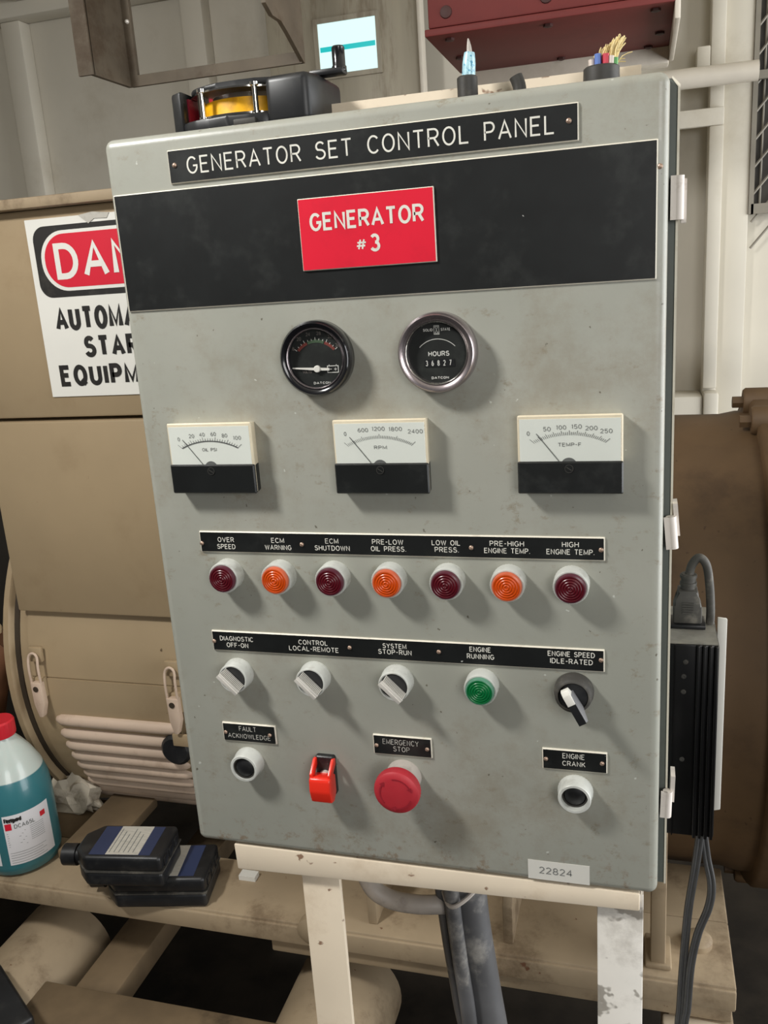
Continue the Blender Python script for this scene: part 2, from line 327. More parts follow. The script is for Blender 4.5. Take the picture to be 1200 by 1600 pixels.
# ---------------------------------------------------------------- stroke lettering
def arc(cx, cy, rx, ry, a0, a1, n=9): return [(cx + rx * math.cos(R_(a0 + (a1 - a0) * i / n)), cy + ry * math.sin(R_(a0 + (a1 - a0) * i / n))) for i in range(n + 1)]
GL = {
 'A': (.74, [[(0, 0), (.37, 1), (.74, 0)], [(.13, .34), (.61, .34)]]),
 'B': (.62, [[(0, .52), (.36, .52)], [(0, 0), (0, 1)] + arc(.36, .76, .2, .24, 90, -90) + arc(.36, .26, .26, .26, 90, -90) + [(0, 0)]]),
 'C': (.66, [arc(.36, .5, .36, .5, 42, 318, 16)]),
 'D': (.66, [[(0, 0), (0, 1)] + arc(.26, .5, .4, .5, 90, -90, 12) + [(0, 0)]]),
 'E': (.56, [[(.56, 1), (0, 1), (0, 0), (.56, 0)], [(0, .53), (.48, .53)]]),
 'F': (.54, [[(.54, 1), (0, 1), (0, 0)], [(0, .52), (.46, .52)]]),
 'G': (.70, [arc(.36, .5, .36, .5, 42, 340, 16) + [(.70, .46), (.42, .46)]]),
 'H': (.64, [[(0, 0), (0, 1)], [(.64, 0), (.64, 1)], [(0, .52), (.64, .52)]]),
 'I': (.0, [[(0, 0), (0, 1)]]),
 'J': (.42, [[(.42, 1), (.42, .24)] + arc(.21, .24, .21, .24, 0, -170)]),
 'K': (.64, [[(0, 0), (0, 1)], [(.6, 1), (0, .38)], [(.22, .6), (.64, 0)]]),
 'L': (.52, [[(0, 1), (0, 0), (.52, 0)]]),
 'M': (.78, [[(0, 0), (0, 1), (.39, .12), (.78, 1), (.78, 0)]]),
 'N': (.64, [[(0, 0), (0, 1), (.64, 0), (.64, 1)]]),
 'O': (.72, [arc(.36, .5, .36, .5, 90, 450, 22)]),
 'P': (.58, [[(0, 0), (0, 1)] + arc(.32, .73, .26, .27, 90, -90) + [(0, .46)]]),
 'Q': (.72, [arc(.36, .5, .36, .5, 90, 450, 22), [(.44, .26), (.72, -.04)]]),
 'R': (.62, [[(0, 0), (0, 1)] + arc(.34, .74, .26, .26, 90, -90) + [(0, .48)], [(.34, .48), (.62, 0)]]),
 'S': (.60, [arc(.30, .745, .27, .255, 30, 250, 10)[:-1] + arc(.29, .265, .31, .265, 80, -160, 12)]),
 'T': (.64, [[(0, 1), (.64, 1)], [(.32, 1), (.32, 0)]]),
 'U': (.62, [[(0, 1), (0, .32)] + arc(.31, .31, .31, .31, 180, 360, 10) + [(.62, 1)]]),
 'V': (.70, [[(0, 1), (.35, 0), (.70, 1)]]),
 'W': (.96, [[(0, 1), (.24, 0), (.48, .95), (.72, 0), (.96, 1)]]),
 'X': (.66, [[(0, 0), (.66, 1)], [(0, 1), (.66, 0)]]),
 'Y': (.66, [[(0, 1), (.33, .46), (.66, 1)], [(.33, .46), (.33, 0)]]),
 'Z': (.60, [[(0, 1), (.60, 1), (0, 0), (.60, 0)]]),
 '0': (.60, [arc(.30, .5, .30, .5, 90, 450, 20)]), '1': (.22, [[(.02, .82), (.16, 1), (.16, 0)]]),
 '2': (.56, [arc(.28, .72, .28, .28, 165, -30, 10) + [(0, 0), (.58, 0)]]),
 '3': (.56, [arc(.27, .75, .25, .25, 150, -80, 10), arc(.27, .27, .29, .27, 85, -155, 12)]),
 '4': (.62, [[(.46, 0), (.46, 1), (0, .3), (.62, .3)]]),
 '5': (.56, [[(.52, 1), (.08, 1), (.04, .52)] + arc(.27, .32, .29, .32, 130, -150, 12)]),
 '6': (.58, [arc(.29, .31, .29, .31, 90, 450, 16), [(.02, .36), (.08, .68), (.26, .94), (.46, .98)]]),
 '7': (.56, [[(0, 1), (.56, 1), (.18, 0)]]),
 '8': (.58, [arc(.29, .75, .24, .25, 270, 630, 16), arc(.29, .26, .29, .26, 90, 450, 16)]),
 '9': (.58, [arc(.29, .69, .29, .31, 90, 450, 16), [(.56, .64), (.5, .32), (.32, .06), (.12, .02)]]),
 '.': (.08, [[(.02, .0), (.02, .1)]]), '-': (.34, [[(0, .48), (.34, .48)]]),
 '#': (.70, [[(.14, 0), (.30, 1)], [(.42, 0), (.58, 1)], [(0, .34), (.66, .34)], [(.06, .68), (.72, .68)]]),
 'l': (.0, [[(0, 0), (0, 1)]]), 'e': (.50, [[(0, .38), (.5, .38)] + arc(.25, .36, .25, .36, 5, 315, 12)]),
 't': (.30, [[(.12, .95), (.12, .12), (.2, 0), (.3, 0)], [(0, .70), (.3, .70)]]),
 'g': (.50, [arc(.25, .36, .25, .36, 0, 360, 14), [(.5, .72), (.5, -.1)] + arc(.25, -.1, .25, .18, 0, -160, 6)]),
 'u': (.48, [[(0, .72), (0, .24)] + arc(.24, .24, .24, .24, 180, 360, 8) + [(.48, .72)], [(.48, .72), (.48, 0)]]),
 'a': (.48, [arc(.24, .36, .24, .36, 0, 360, 14), [(.48, .72), (.48, 0)]]),
 'r': (.30, [[(0, .72), (0, 0)], [(0, .5), (.14, .68), (.3, .72)]]),
 'd': (.50, [arc(.25, .36, .25, .36, 0, 360, 14), [(.5, 1), (.5, 0)]]), ' ': (.34, []),
}
SHARP = [0.52]
def ribbon(bm, pts, w, fn0, e=0.0):
    fn = lambda x, z: fn0(x, z, e)
    closed = len(pts) > 3 and (Vector(pts[0]) - Vector(pts[-1])).length < 1e-6
    P = [Vector(p) for p in pts]
    if closed: P = P[:-1]
    n = len(P); L = []; Rr = []
    for i in range(n):
        a = P[i] - P[i - 1] if (i > 0 or closed) else P[1] - P[0]
        b = (P[(i + 1) % n] - P[i]) if (i < n - 1 or closed) else a
        if a.length < 1e-9: a = b
        if b.length < 1e-9: b = a
        a = a.normalized(); b = b.normalized()
        na = Vector((-a.y, a.x)); nb = Vector((-b.y, b.x)); m = na + nb
        m = m.normalized() if m.length > 1e-6 else na
        k = 1.0 / m.dot(na) if m.dot(na) > 0.68 else min(1.0 / max(m.dot(na), 0.05), 1.0 / SHARP[0])
        L.append(P[i] + m * k * w / 2); Rr.append(P[i] - m * k * w / 2)
    vl = [bm.verts.new(fn(*p)) for p in L]; vr = [bm.verts.new(fn(*p)) for p in Rr]
    for i in range(n if closed else n - 1):
        j = (i + 1) % n
        try: bm.faces.new([vl[i], vl[j], vr[j], vr[i]])
        except ValueError: pass
def text(b, s, x0, x1, z0, h, stroke, fn, gap=0.31, slant=0.0):
    """letters of height h from x0 to x1; fn maps (x, z) in metres to a 3D point"""
    sw = stroke / h
    adv = [GL[ch][0] for ch in s]; n = len(s)
    total = sum(adv) + (n - 1) * gap; kx = ((x1 - x0) - stroke) / total if n > 1 else (x1 - x0 - stroke) / max(adv[0], .1)
    cx = 0.0; eps = 0.0
    for ch, wd in zip(s, adv):
        for pl in GL[ch][1]:
            q = [(x0 + stroke / 2 + (cx + px) * kx + slant * pz * h, z0 + stroke / 2 + pz * (h - stroke)) for px, pz in pl]
            ribbon(b.bm, q, stroke, fn, eps); eps += stroke * 0.02
            if eps > stroke * 0.07: eps = 0.0
        cx += wd + gap
    return b
def on_y(y): return lambda x, z, e=0.0: (x, y - e, z)
MMt = 0.001
def mtext(b, s, x0, x1, z0, h, st, y): return text(b, s, x0 * MMt, x1 * MMt, z0 * MMt, h * MMt, st * MMt, on_y(y))

# ================================================================ ROOM
def struct(o): o['kind'] = 'structure'; return o
struct(box('floor', FLOORM, None, -3.0, 3.4, -3.0, 2.06, FLOOR - 0.1, FLOOR))
struct(box('ceiling', WALLP, None, -3.0, 2.2, -1.4, 2.06, 1.62, 1.70))
struct(box('wall_left', WALLP, None, -2.7, -2.6, -1.4, 2.06, FLOOR, 1.62))
wall = struct(box('wall_back', WALLP, None, -2.6, 3.0, 2.0, 2.06, FLOOR, 1.62))
for x in (-1.96, -1.47, -0.86):
    box('stud', WALLP, wall, x - 0.035, x + 0.035, 1.945, 2.0, FLOOR, 1.32, bev=0.006)
box('top_rail', WALLP, wall, -2.6, -0.56, 1.92, 2.0, 1.32, 1.40, bev=0.008)
box('ceiling_rib', WALLP, wall, -1.42, -1.35, 1.2, 1.92, 1.36, 1.46, bev=0.006)
# right hand bay of the back wall
box('post', WALLP, wall, 0.553, 0.588, 1.93, 2.0, FLOOR, 1.62, bev=0.004)
box('frame_rail', WALLP, wall, 0.36, 0.588, 1.915, 1.93, 0.805, 0.848, bev=0.004)
box('frame_stile', WALLP, wall, 0.553, 0.588, 1.915, 1.93, 0.14, 0.805, bev=0.004)
box('sill', WALLP, wall, 0.30, 0.553, 1.88, 2.0, FLOOR, 0.125, bev=0.008)
box('corner_block', WALLP, wall, 0.520, 0.553, 1.93, 2.0, 0.935, 0.995, bev=0.004)
box('lower_stile', WALLP, wall, 0.553, 0.592, 1.87, 1.93, FLOOR, 0.135, bev=0.008)
box('pillar_face', WALLP, wall, 0.588, 0.656, 1.95, 2.0, FLOOR, 1.62, bev=0.003)
for x in (0.02, 0.16, 0.30): box('corrugation', WALLP, wall, x, x + 0.05, 1.97, 2.0, FLOOR, 1.62, bev=0.01)

# door with the small lit window
door1 = struct(box('door_1', DOORP, None, -0.60, -0.176, 1.86, 1.90, FLOOR, 1.60, bev=0.004))
box('door_edge', PIPEW, door1, -0.176, -0.166, 1.855, 1.90, FLOOR, 1.60, bev=0.002)
def px_window():
    f = B()
    f.box(-0.462, -0.276, 1.852, 1.86, 1.018, 1.030); f.box(-0.462, -0.276, 1.852, 1.86, 1.156, 1.168)
    f.box(-0.462, -0.450, 1.852, 1.86, 1.030, 1.156); f.box(-0.288, -0.276, 1.852, 1.86, 1.030, 1.156)
    f.build('window_frame', DOORP, door1)
    box('window_pane', SKYPANE, door1, -0.450, -0.288, 1.856, 1.8595, 1.030, 1.156)
    box('glazing_bar', TEALBAR, door1, -0.446, -0.292, 1.853, 1.8559, 1.086, 1.098)
px_window()

pipe = B().tube([(0.30, 1.88, 0.915), (0.66, 1.88, 0.915)], 0.024, 20, sub=0).build('pipe', PIPEW)
tag(pipe, 'white painted horizontal pipe on the back wall beside the red unit', 'pipe')

gr = thing('vent_grille', (0.78, 1.93, 0.60), 'dark wire mesh grille on the white wall at the right edge', 'grille')
box('backing', DARKM, gr, 0.662, 1.0, 1.975, 1.995, 0.60, 1.5)
gf = B(); gf.box(0.662, 1.0, 1.945, 1.975, 0.585, 0.61); gf.box(0.656, 0.668, 1.945, 1.975, 0.585, 1.5); gf.build('frame', GRIDM, gr)
box('crossbar', GRIDM, gr, 0.655, 1.0, 1.94, 1.955, 0.905, 0.925)
for i in range(15):
    z = 0.50 + i * 0.066
    B().tube([(0.665, 1.963, z), (1.0, 1.963, z + 0.40)], 0.0035, 6, sub=0).build('mesh_wire', GRIDM, gr)
for i in range(8):
    x = 0.685 + i * 0.042
    B().tube([(x, 1.97, 0.61), (x, 1.97, 1.5)], 0.003, 6, sub=0).build('mesh_rod', GRIDM, gr)

# red ceiling unit
ru = thing('heater_unit', (0.23, 1.2, 0.90), 'dark red steel box unit with bolted underside hanging above the panel', 'heater')
box('casing', REDSTEEL, ru, 0.022, 0.438, 1.075, 1.395, 0.912, 1.60, bev=0.003)
box('bottom_plate', REDSTEEL, ru, 0.016, 0.440, 1.068, 1.400, 0.898, 0.910, bev=0.002)
box('end_plate', PIPEW, ru, 0.440, 0.449, 1.07, 1.41, 0.872, 1.60, bev=0.002)
box('rear_ledge', PIPEW, ru, 0.02, 0.440, 1.402, 1.45, 0.868, 1.60, bev=0.003)
for x, y in ((0.055, 1.10), (0.23, 1.10), (0.41, 1.10), (0.045, 1.25), (0.42, 1.27), (0.23, 1.375), (0.40, 1.375)):
    B().lathe([(0.0085, 0), (0.0085, 0.004), (0, 0.0062)], (x, y, 0.898), 'z', 6).xf(Matrix.Translation((0, 0, 0.898)) @ Matrix.Scale(-1, 4, (0, 0, 1)) @ Matrix.Translation((0, 0, -0.898))).build('bolt', BOLTD, ru)
for x in (0.055, 0.23, 0.41): B().lathe([(0.011, 0), (0.010, 0.003), (0, 0.005)], (x, 1.075, 0.935), 'y-', 14).build('rivet', BOLTD, ru)

# hanging steel bracket
hb = thing('hanger_bracket', (-0.33, 0.87, 0.85), 'grimy U shaped steel hanger hanging from the ceiling over the generator', 'bracket')
B().box(-0.500, -0.492, 0.800, 0.920, 0.850, 1.60).build('side_plate', HANGER, hb)
B().box(-0.520, -0.492, 0.796, 0.802, 0.850, 1.60).build('front_lip', HANGER, hb)
B().box(-0.492, -0.165, 0.915, 0.923, 0.850, 0.868).build('bottom_bar', HANGER, hb)
B().box(-0.492, -0.477, 0.915, 0.923, 0.868, 1.60).build('rear_lip', HANGER, hb)
B().prism([(0.765, 0.905), (0.790, 0.893), (0.825, 0.893), (0.852, 0.882), (0.918, 0.850), (0.923, 0.850), (0.923, 1.60), (0.765, 1.60)], 'x', -0.168, -0.161).xf(Matrix.Translation((0, 0, 0))).build('side_plate', HANGER, hb)
B().lathe([(0.004, 0), (0.003, 0.003), (0, 0.004)], (-0.484, 0.915, 0.955), 'y-', 10).build('rivet', STEEL, hb)

# ================================================================ GENERATOR
YC, ZC, RB = 0.90, -0.132, 0.383
ge = thing('generator', (-0.1, YC, ZC - RB), 'large tan generator with louvred end cover behind the control panel', 'generator')
def cylx(b, x0, x1, r, n=96, zc=ZC): return b.lathe([(0, x0), (r, x0), (r, x1), (0, x1)], (0, YC, zc), 'x', n)
cylx(B(), -0.612, 0.26, RB).build('barrel', TAN, ge, 50)
B().lathe([(0.30, -0.637), (0.394, -0.637), (0.398, -0.634), (0.398, -0.624), (0.394, -0.621), (0.30, -0.621)], (0, YC, ZC), 'x', 96).build('end_ring', TAN, ge, 50)
B().lathe([(0.30, -0.621), (0.386, -0.621), (0.386, -0.612), (0.30, -0.612)], (0, YC, ZC), 'x', 96).build('gasket', GROOVE, ge, 50)
ringb = B().lathe([(0.009, 0), (0.009, 0.012), (0, 0.014)], (-0.650, 0.510, -0.035), 'x', 6); ringb.build('bolt', TAN, ge)
# curved cover sheets on the barrel
def sheet(r0, r1, x0, x1, a0, a1, n=28):
    b = B(); pts = []
    for i in range(n + 1):
        a = R_(a0 + (a1 - a0) * i / n); pts.append((YC - r1 * math.cos(a), ZC + r1 * math.sin(a)))
    for i in range(n, -1, -1):
        a = R_(a0 + (a1 - a0) * i / n); pts.append((YC - r0 * math.cos(a), ZC + r0 * math.sin(a)))
    return b.prism(pts, 'x', x0, x1)
sheet(0.380, 0.3875, -0.595, 0.20, 1.6, -78).build('louvre_cover', TAN, ge, 30)
sheet(0.380, 0.3850, -0.595, 0.20, 24, 1.9, 12).build('upper_cover', TAN, ge, 30)
for k, a in enumerate((-10, -14.3, -18.4, -22.4, -26.3, -30.4, -34.6, -39.0, -43.6)):
    xl = -0.565 - max(0, k - 5) * 0.006; xr = -0.325 - k * 0.002
    ca, sa = math.cos(R_(a)), math.sin(R_(a))
    c = (YC - 0.3865 * ca, ZC + 0.3865 * sa); b = B()
    prof = [(0.0001, xl), (0.006, xl + 0.004), (0.0105, xl + 0.014), (0.0115, xl + 0.03), (0.0115, xr - 0.03), (0.0105, xr - 0.012), (0.006, xr - 0.003), (0.0001, xr)]
    b.lathe(prof, (0, c[0], c[1]), 'x', 16); b.build('louvre', TANPINK, ge, 60)
# round grommet and tab
gc = Vector((-0.337, 0.521, -0.235))
B().lathe([(0.027, 0), (0.027, 0.008), (0.022, 0.013), (0, 0.014)], gc, 'y-', 28).build('grommet', BLACKP, ge)
box('tab', TAN, ge, -0.335, -0.29, 0.503, 0.508, -0.222, -0.20, bev=0.002)
# terminal boxes with flat front, seam and top lip
box('lower_box', TAN, ge, -0.602, 0.20, 0.520, 0.98, -0.005, 0.312, bev=0.004)
box('upper_box', TAN, ge, -0.640, 0.20, 0.520, 0.98, 0.317, 0.618, bev=0.004)
box('lid', SKID, ge, -0.66, 0.22, 0.500, 1.0, 0.618, 0.633, bev=0.003)
# draw latches
def latch(x, zt):
    y = YC - 0.3875 * math.cos(math.asin((zt - 0.04 - ZC) / 0.3875)) - 0.001
    base = B(); base.box(x - 0.012, x + 0.012, y - 0.004, y + 0.004, zt - 0.012, zt + 0.014, bev=0.002); l = base.build('latch', TAN, ge)
    box('latch_base', TAN, l, x - 0.010, x + 0.010, y - 0.006, y + 0.004, zt - 0.075, zt - 0.04, bev=0.002)
    B().tube([(x - 0.009, y - 0.012, zt - 0.05), (x - 0.009, y - 0.013, zt - 0.02), (x - 0.008, y - 0.010, zt), (x, y - 0.009, zt + 0.006), (x + 0.008, y - 0.010, zt), (x + 0.009, y - 0.013, zt - 0.02), (x + 0.009, y - 0.012, zt - 0.05)], 0.0022, 8, sub=4).build('wire_loop', TANPINK, l)
    B().prism([(x - 0.010, zt - 0.045), (x + 0.010, zt - 0.045), (x + 0.011, zt - 0.085), (x + 0.004, zt - 0.108), (x - 0.003, zt - 0.108), (x - 0.009, zt - 0.085)], 'y', y - 0.016, y - 0.004, bev=0.002).build('lever', TANPINK, l)
    B().lathe([(0.005, 0), (0.005, 0.001), (0, 0.001)], (x, y - 0.0162, zt - 0.056), 'y-', 12).build('rivet', GROOVE, l)
latch(-0.575, -0.078); latch(-0.322, -0.088)
# flywheel housing right of the panel
ZH = -0.148
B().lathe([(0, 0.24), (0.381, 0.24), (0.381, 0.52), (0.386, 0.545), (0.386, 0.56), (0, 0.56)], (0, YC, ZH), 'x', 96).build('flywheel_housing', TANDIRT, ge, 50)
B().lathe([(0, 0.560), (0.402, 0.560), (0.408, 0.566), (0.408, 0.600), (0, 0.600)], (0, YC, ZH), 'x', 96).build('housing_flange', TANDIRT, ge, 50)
for a in (93, 76, -72):
    ca, sa = math.cos(R_(a)), math.sin(R_(a)); c = (YC - 0.402 * ca, ZH + 0.402 * sa)
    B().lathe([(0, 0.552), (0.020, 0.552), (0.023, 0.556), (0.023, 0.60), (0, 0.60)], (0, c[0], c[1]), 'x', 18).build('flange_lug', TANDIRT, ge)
    B().lathe([(0, 0.536), (0.010, 0.536), (0.010, 0.552), (0, 0.552)], (0, c[0], c[1]), 'x', 6).build('flange_bolt', TANDIRT, ge)

# danger sign on the upper box
sg = thing('danger_sign', (-0.29, 0.518, 0.352), 'white danger sign with red oval on the tan generator box behind the panel', 'sign')
SX0, SX1, SZ0, SZ1 = -0.4655, -0.112, 0.349, 0.604
B().rrect(SX0, SX1, SZ0, SZ1, 0.001, [(0.5196, 0), (0.5180, 0)]).build('backing', SIGNW, sg)
B().rrect(SX0 + 0.0095, SX1 - 0.0095, 0.4938, 0.5935, 0.020, [(0.5180, 0), (0.5177, 0)], n=8).build('black_border', BLACKINK, sg)
B().rrect(SX0 + 0.0190, SX1 - 0.0190, 0.5022, 0.5862, 0.0400, [(0.5177, 0), (0.5174, 0)], n=12).build('white_oval', SIGNW, sg)
B().rrect(SX0 + 0.0250, SX1 - 0.0250, 0.5070, 0.5815, 0.0355, [(0.5174, 0), (0.5171, 0)], n=12).build('red_oval', SIGNR, sg)
SHARP[0] = 0.80
text(B(), 'DANGER', -0.424, -0.160, 0.5185, 0.0505, 0.0085, on_y(0.5169), gap=0.34).build('lettering', SIGNW, sg, 0)
text(B(), 'AUTOMATIC', -0.4400, -0.250, 0.4455, 0.0340, 0.0072, on_y(0.5177), gap=0.46).build('lettering', BLACKINK, sg, 0)
text(B(), 'STARTING', -0.3975, -0.226, 0.4055, 0.0315, 0.0070, on_y(0.5177), gap=0.46).build('lettering', BLACKINK, sg, 0)
text(B(), 'EQUIPMENT', -0.4465, -0.238, 0.3640, 0.0318, 0.0070, on_y(0.5177), gap=0.46).build('lettering', BLACKINK, sg, 0)
SHARP[0] = 0.52
B().prism([(-0.375, 0.604), (-0.352, 0.607), (-0.325, 0.604), (-0.33, 0.597), (-0.35, 0.598), (-0.36, 0.592)], 'y', 0.5168, 0.5176).build('tape_scrap', PAPERLBL, sg)

# ================================================================ SKID BELOW THE GENERATOR
sk = thing('generator_skid', (0, 0.5, FLOOR), 'tan steel skid beam with gussets and cross tubes under the generator', 'skid')
box('flange', SKID, sk, -1.0, 0.515, 0.378, 0.50, -0.432, -0.42, bev=0.003)
box('mount_pad', SKID, sk, 0.36, 0.515, 0.50, 0.62, -0.432, -0.42, bev=0.003)
box('lip', SKID, sk, -1.0, 0.515, 0.374, 0.384, -0.455, -0.424, bev=0.003)
box('lower_plate', SKID, sk, -0.14, 0.512, 0.386, 0.48, -0.484, -0.456, bev=0.003)
box('web', SKID, sk, -1.0, 0.40, 0.488, 0.50, -0.53, -0.432)
for x in (0.021, 0.219):
    B().prism([(0.398, -0.42), (0.50, -0.42), (0.50, -0.27), (0.45, -0.27), (0.398, -0.36)], 'x', x - 0.007, x + 0.007, bev=0.002).build('gusset', SKID, sk)
box('post', SKID, sk, 0.409, 0.428, 0.394, 0.44, -0.42, 0.02, bev=0.002)
box('post_foot', SKID, sk, 0.402, 0.436, 0.390, 0.45, -0.42, -0.412, bev=0.003)
B().lathe([(0.020, 0), (0.020, 0.008), (0.015, 0.013), (0, 0.015)], (0.471, 0.450, -0.42), 'z', 24).build('bolt_head', SKID, sk)
B().lathe([(0.022, 0), (0.022, 0.014), (0.012, 0.019), (0, 0.019)], (-0.066, 0.385, -0.425), 'y-', 20).build('lug', SKID, sk)
B().prism([(0.432, 0.39), (0.515, 0.385), (0.512, 0.60), (0.43, 0.60)], 'z', FLOOR, -0.486, bev=0.004).build('mount_block', SKID, sk)
B().prism([(0.425, 0.372), (0.500, 0.368), (0.503, 0.392), (0.425, 0.392)], 'z', -0.512, -0.488, bev=0.004).build('shim_plate', CREAM, sk)
for x in (-0.585, -0.055):
    B().lathe([(0.082, 0.26), (0.085, 0.265), (0.085, 0.48), (0, 0.48)], (x, 0, -0.622), 'y+', 40).build('cross_tube', SKID, sk, 50)
box('lower_rail', SKIDSHADE, sk, -1.0, -0.055, 0.13, 0.338, -0.60, -0.566, bev=0.004)
for x in (-0.92, -0.22): box('pedestal', SKIDSHADE, sk, x, x + 0.09, 0.15, 0.32, FLOOR, -0.60)
box('cross_channel', SKIDSHADE, sk, -0.475, -0.40, 0.338, 0.80, -0.62, -0.575, bev=0.004)
box('rear_shelf', SKIDSHADE, sk, -1.0, -0.545, 0.50, 0.615, -0.432, -0.42)
box('saddle_plate', SKIDSHADE, sk, -0.545, -0.455, 0.44, 0.615, -0.42, -0.400, bev=0.004)

# clutter at the left of the generator
bg_dark = thing('dark_backdrop', (-1.4, 1.3, FLOOR), 'added dark shade cabinet just visible beyond the left end of the generator', 'backdrop')  # box added to fill the background where only shade lies
box('body', DARKBACK, bg_dark, -1.85, -0.95, 1.0, 1.5, FLOOR + 0.04, 0.30, bev=0.005)
box('plinth', DARKBACK, bg_dark, -1.82, -0.98, 1.03, 1.47, FLOOR, FLOOR + 0.04)
def crumple(c, s, n, seed):
    rnd = random.Random(seed); b = B(); bmesh.ops.create_icosphere(b.bm, subdivisions=n, radius=1.0)
    for v in b.bm.verts:
        k = 0.62 + 0.5 * rnd.random(); v.co = Vector((v.co.x * s[0] * k, v.co.y * s[1] * k, max(-0.35, v.co.z) * s[2] * k))
    zm = min(v.co.z for v in b.bm.verts); b.xf(Matrix.Translation((c[0], c[1], c[2] - zm))); return b
tag(crumple((-0.690, 0.560, -0.42), (0.045, 0.035, 0.06), 3, 3).build('rag', RAGM, None, 20), 'crumpled dirty white rag beside the red capped jug', 'rag')
tag(crumple((-0.605, 0.585, -0.42), (0.058, 0.026, 0.055), 3, 5).build('rag', RAGM, None, 20), 'crumpled pale rag wedged under the louvred generator end', 'rag')
tag(B().tube([(-0.78, 0.55, -0.42), (-0.77, 0.56, -0.30), (-0.74, 0.58, -0.16), (-0.70, 0.60, -0.10)], 0.035, 14).build('rusty_pipe', RUSTM), 'rusty brown pipe standing behind the jug at the left edge', 'pipe')
tag(box('paper_scrap', STICKER, None, -0.218, -0.190, 0.452, 0.468, -0.42, -0.412, M=None), 'small white paper scrap on the skid beside the black bottles', 'paper')

# ================================================================ COOLANT JUG
JX, JY, JZ = -0.613, 0.441, -0.42
jg = thing('coolant_jug', (JX, JY, JZ), 'translucent jug of teal liquid with red cap at the left edge', 'jug')
B().lathe([(0, 0.0), (0.052, 0.0), (0.060, 0.006), (0.063, 0.02), (0.063, 0.125), (0.061, 0.148), (0.054, 0.172), (0.042, 0.196), (0.030, 0.214), (0.022, 0.224), (0.020, 0.230), (0.020, 0.238), (0, 0.238)], (JX, JY, JZ), 'z', 48).build('body', JUGM, jg, 50)
B().lathe([(0, 0.230), (0.0235, 0.230), (0.0245, 0.232), (0.0245, 0.254), (0.022, 0.257), (0, 0.257)], (JX, JY, JZ), 'z', 48, knurl=(2, 3), depth=0.04).build('cap', CAPRED, jg, 30)
def on_jug(a_mid, r):      # (s, z) -> point on the jug wall
    return lambda s, z, e=0.0: (JX + (r + e) * math.sin(a_mid + s / r), JY - (r + e) * math.cos(a_mid + s / r), JZ + z)
def jug_patch(s0, s1, z0, z1, amid, r, mat, name, par, n=18):
    b = B(); f = on_jug(amid, r); c0 = [[b.bm.verts.new(f(s0 + (s1 - s0) * i / n, z)) for i in range(n + 1)] for z in (z0, z1)]
    for i in range(n): b.bm.faces.new([c0[0][i], c0[0][i + 1], c0[1][i + 1], c0[1][i]])
    return b.build(name, mat, par, 60)
AM = R_(52)
lb = jug_patch(-0.033, 0.045, 0.026, 0.116, AM, 0.0633, LABELW, 'label', jg)
jug_patch(-0.031, -0.021, 0.090, 0.102, AM, 0.0636, SIGNR, 'red_square', lb)
jug_patch(0.026, 0.036, 0.094, 0.103, AM, 0.0636, CAPRED, 'red_mark', lb, 6)
b = B(); fj = on_jug(AM, 0.0637)
text(b, 'Fleetguard', -0.031, -0.004, 0.1035, 0.0085, 0.0021, fj); b.build('brand_lettering', BLACKINK, lb, 0)
b = B(); text(b, 'DCA65L', -0.017, 0.016, 0.0915, 0.0075, 0.0011, fj)
for k in range(7): ribbon(b.bm, [(-0.030 + 0.0605 * 0, 0.084 - k * 0.004), (-0.001 - 0.004 * (k % 3), 0.084 - k * 0.004)], 0.0007, fj)
for k in range(8): ribbon(b.bm, [(0.006 + t * 0.006, 0.088 - k * 0.0035) for t in range(5)], 0.0006, fj)
for k in range(5): ribbon(b.bm, [(-0.030 + t * 0.0065, 0.048 - k * 0.0045) for t in range(10 - k % 2)], 0.0006, fj)
b.build('small_print', INK, lb, 0)
jug_patch(-0.115, -0.047, 0.026, 0.112, AM, 0.0633, LABELW, 'rear_label', jg)

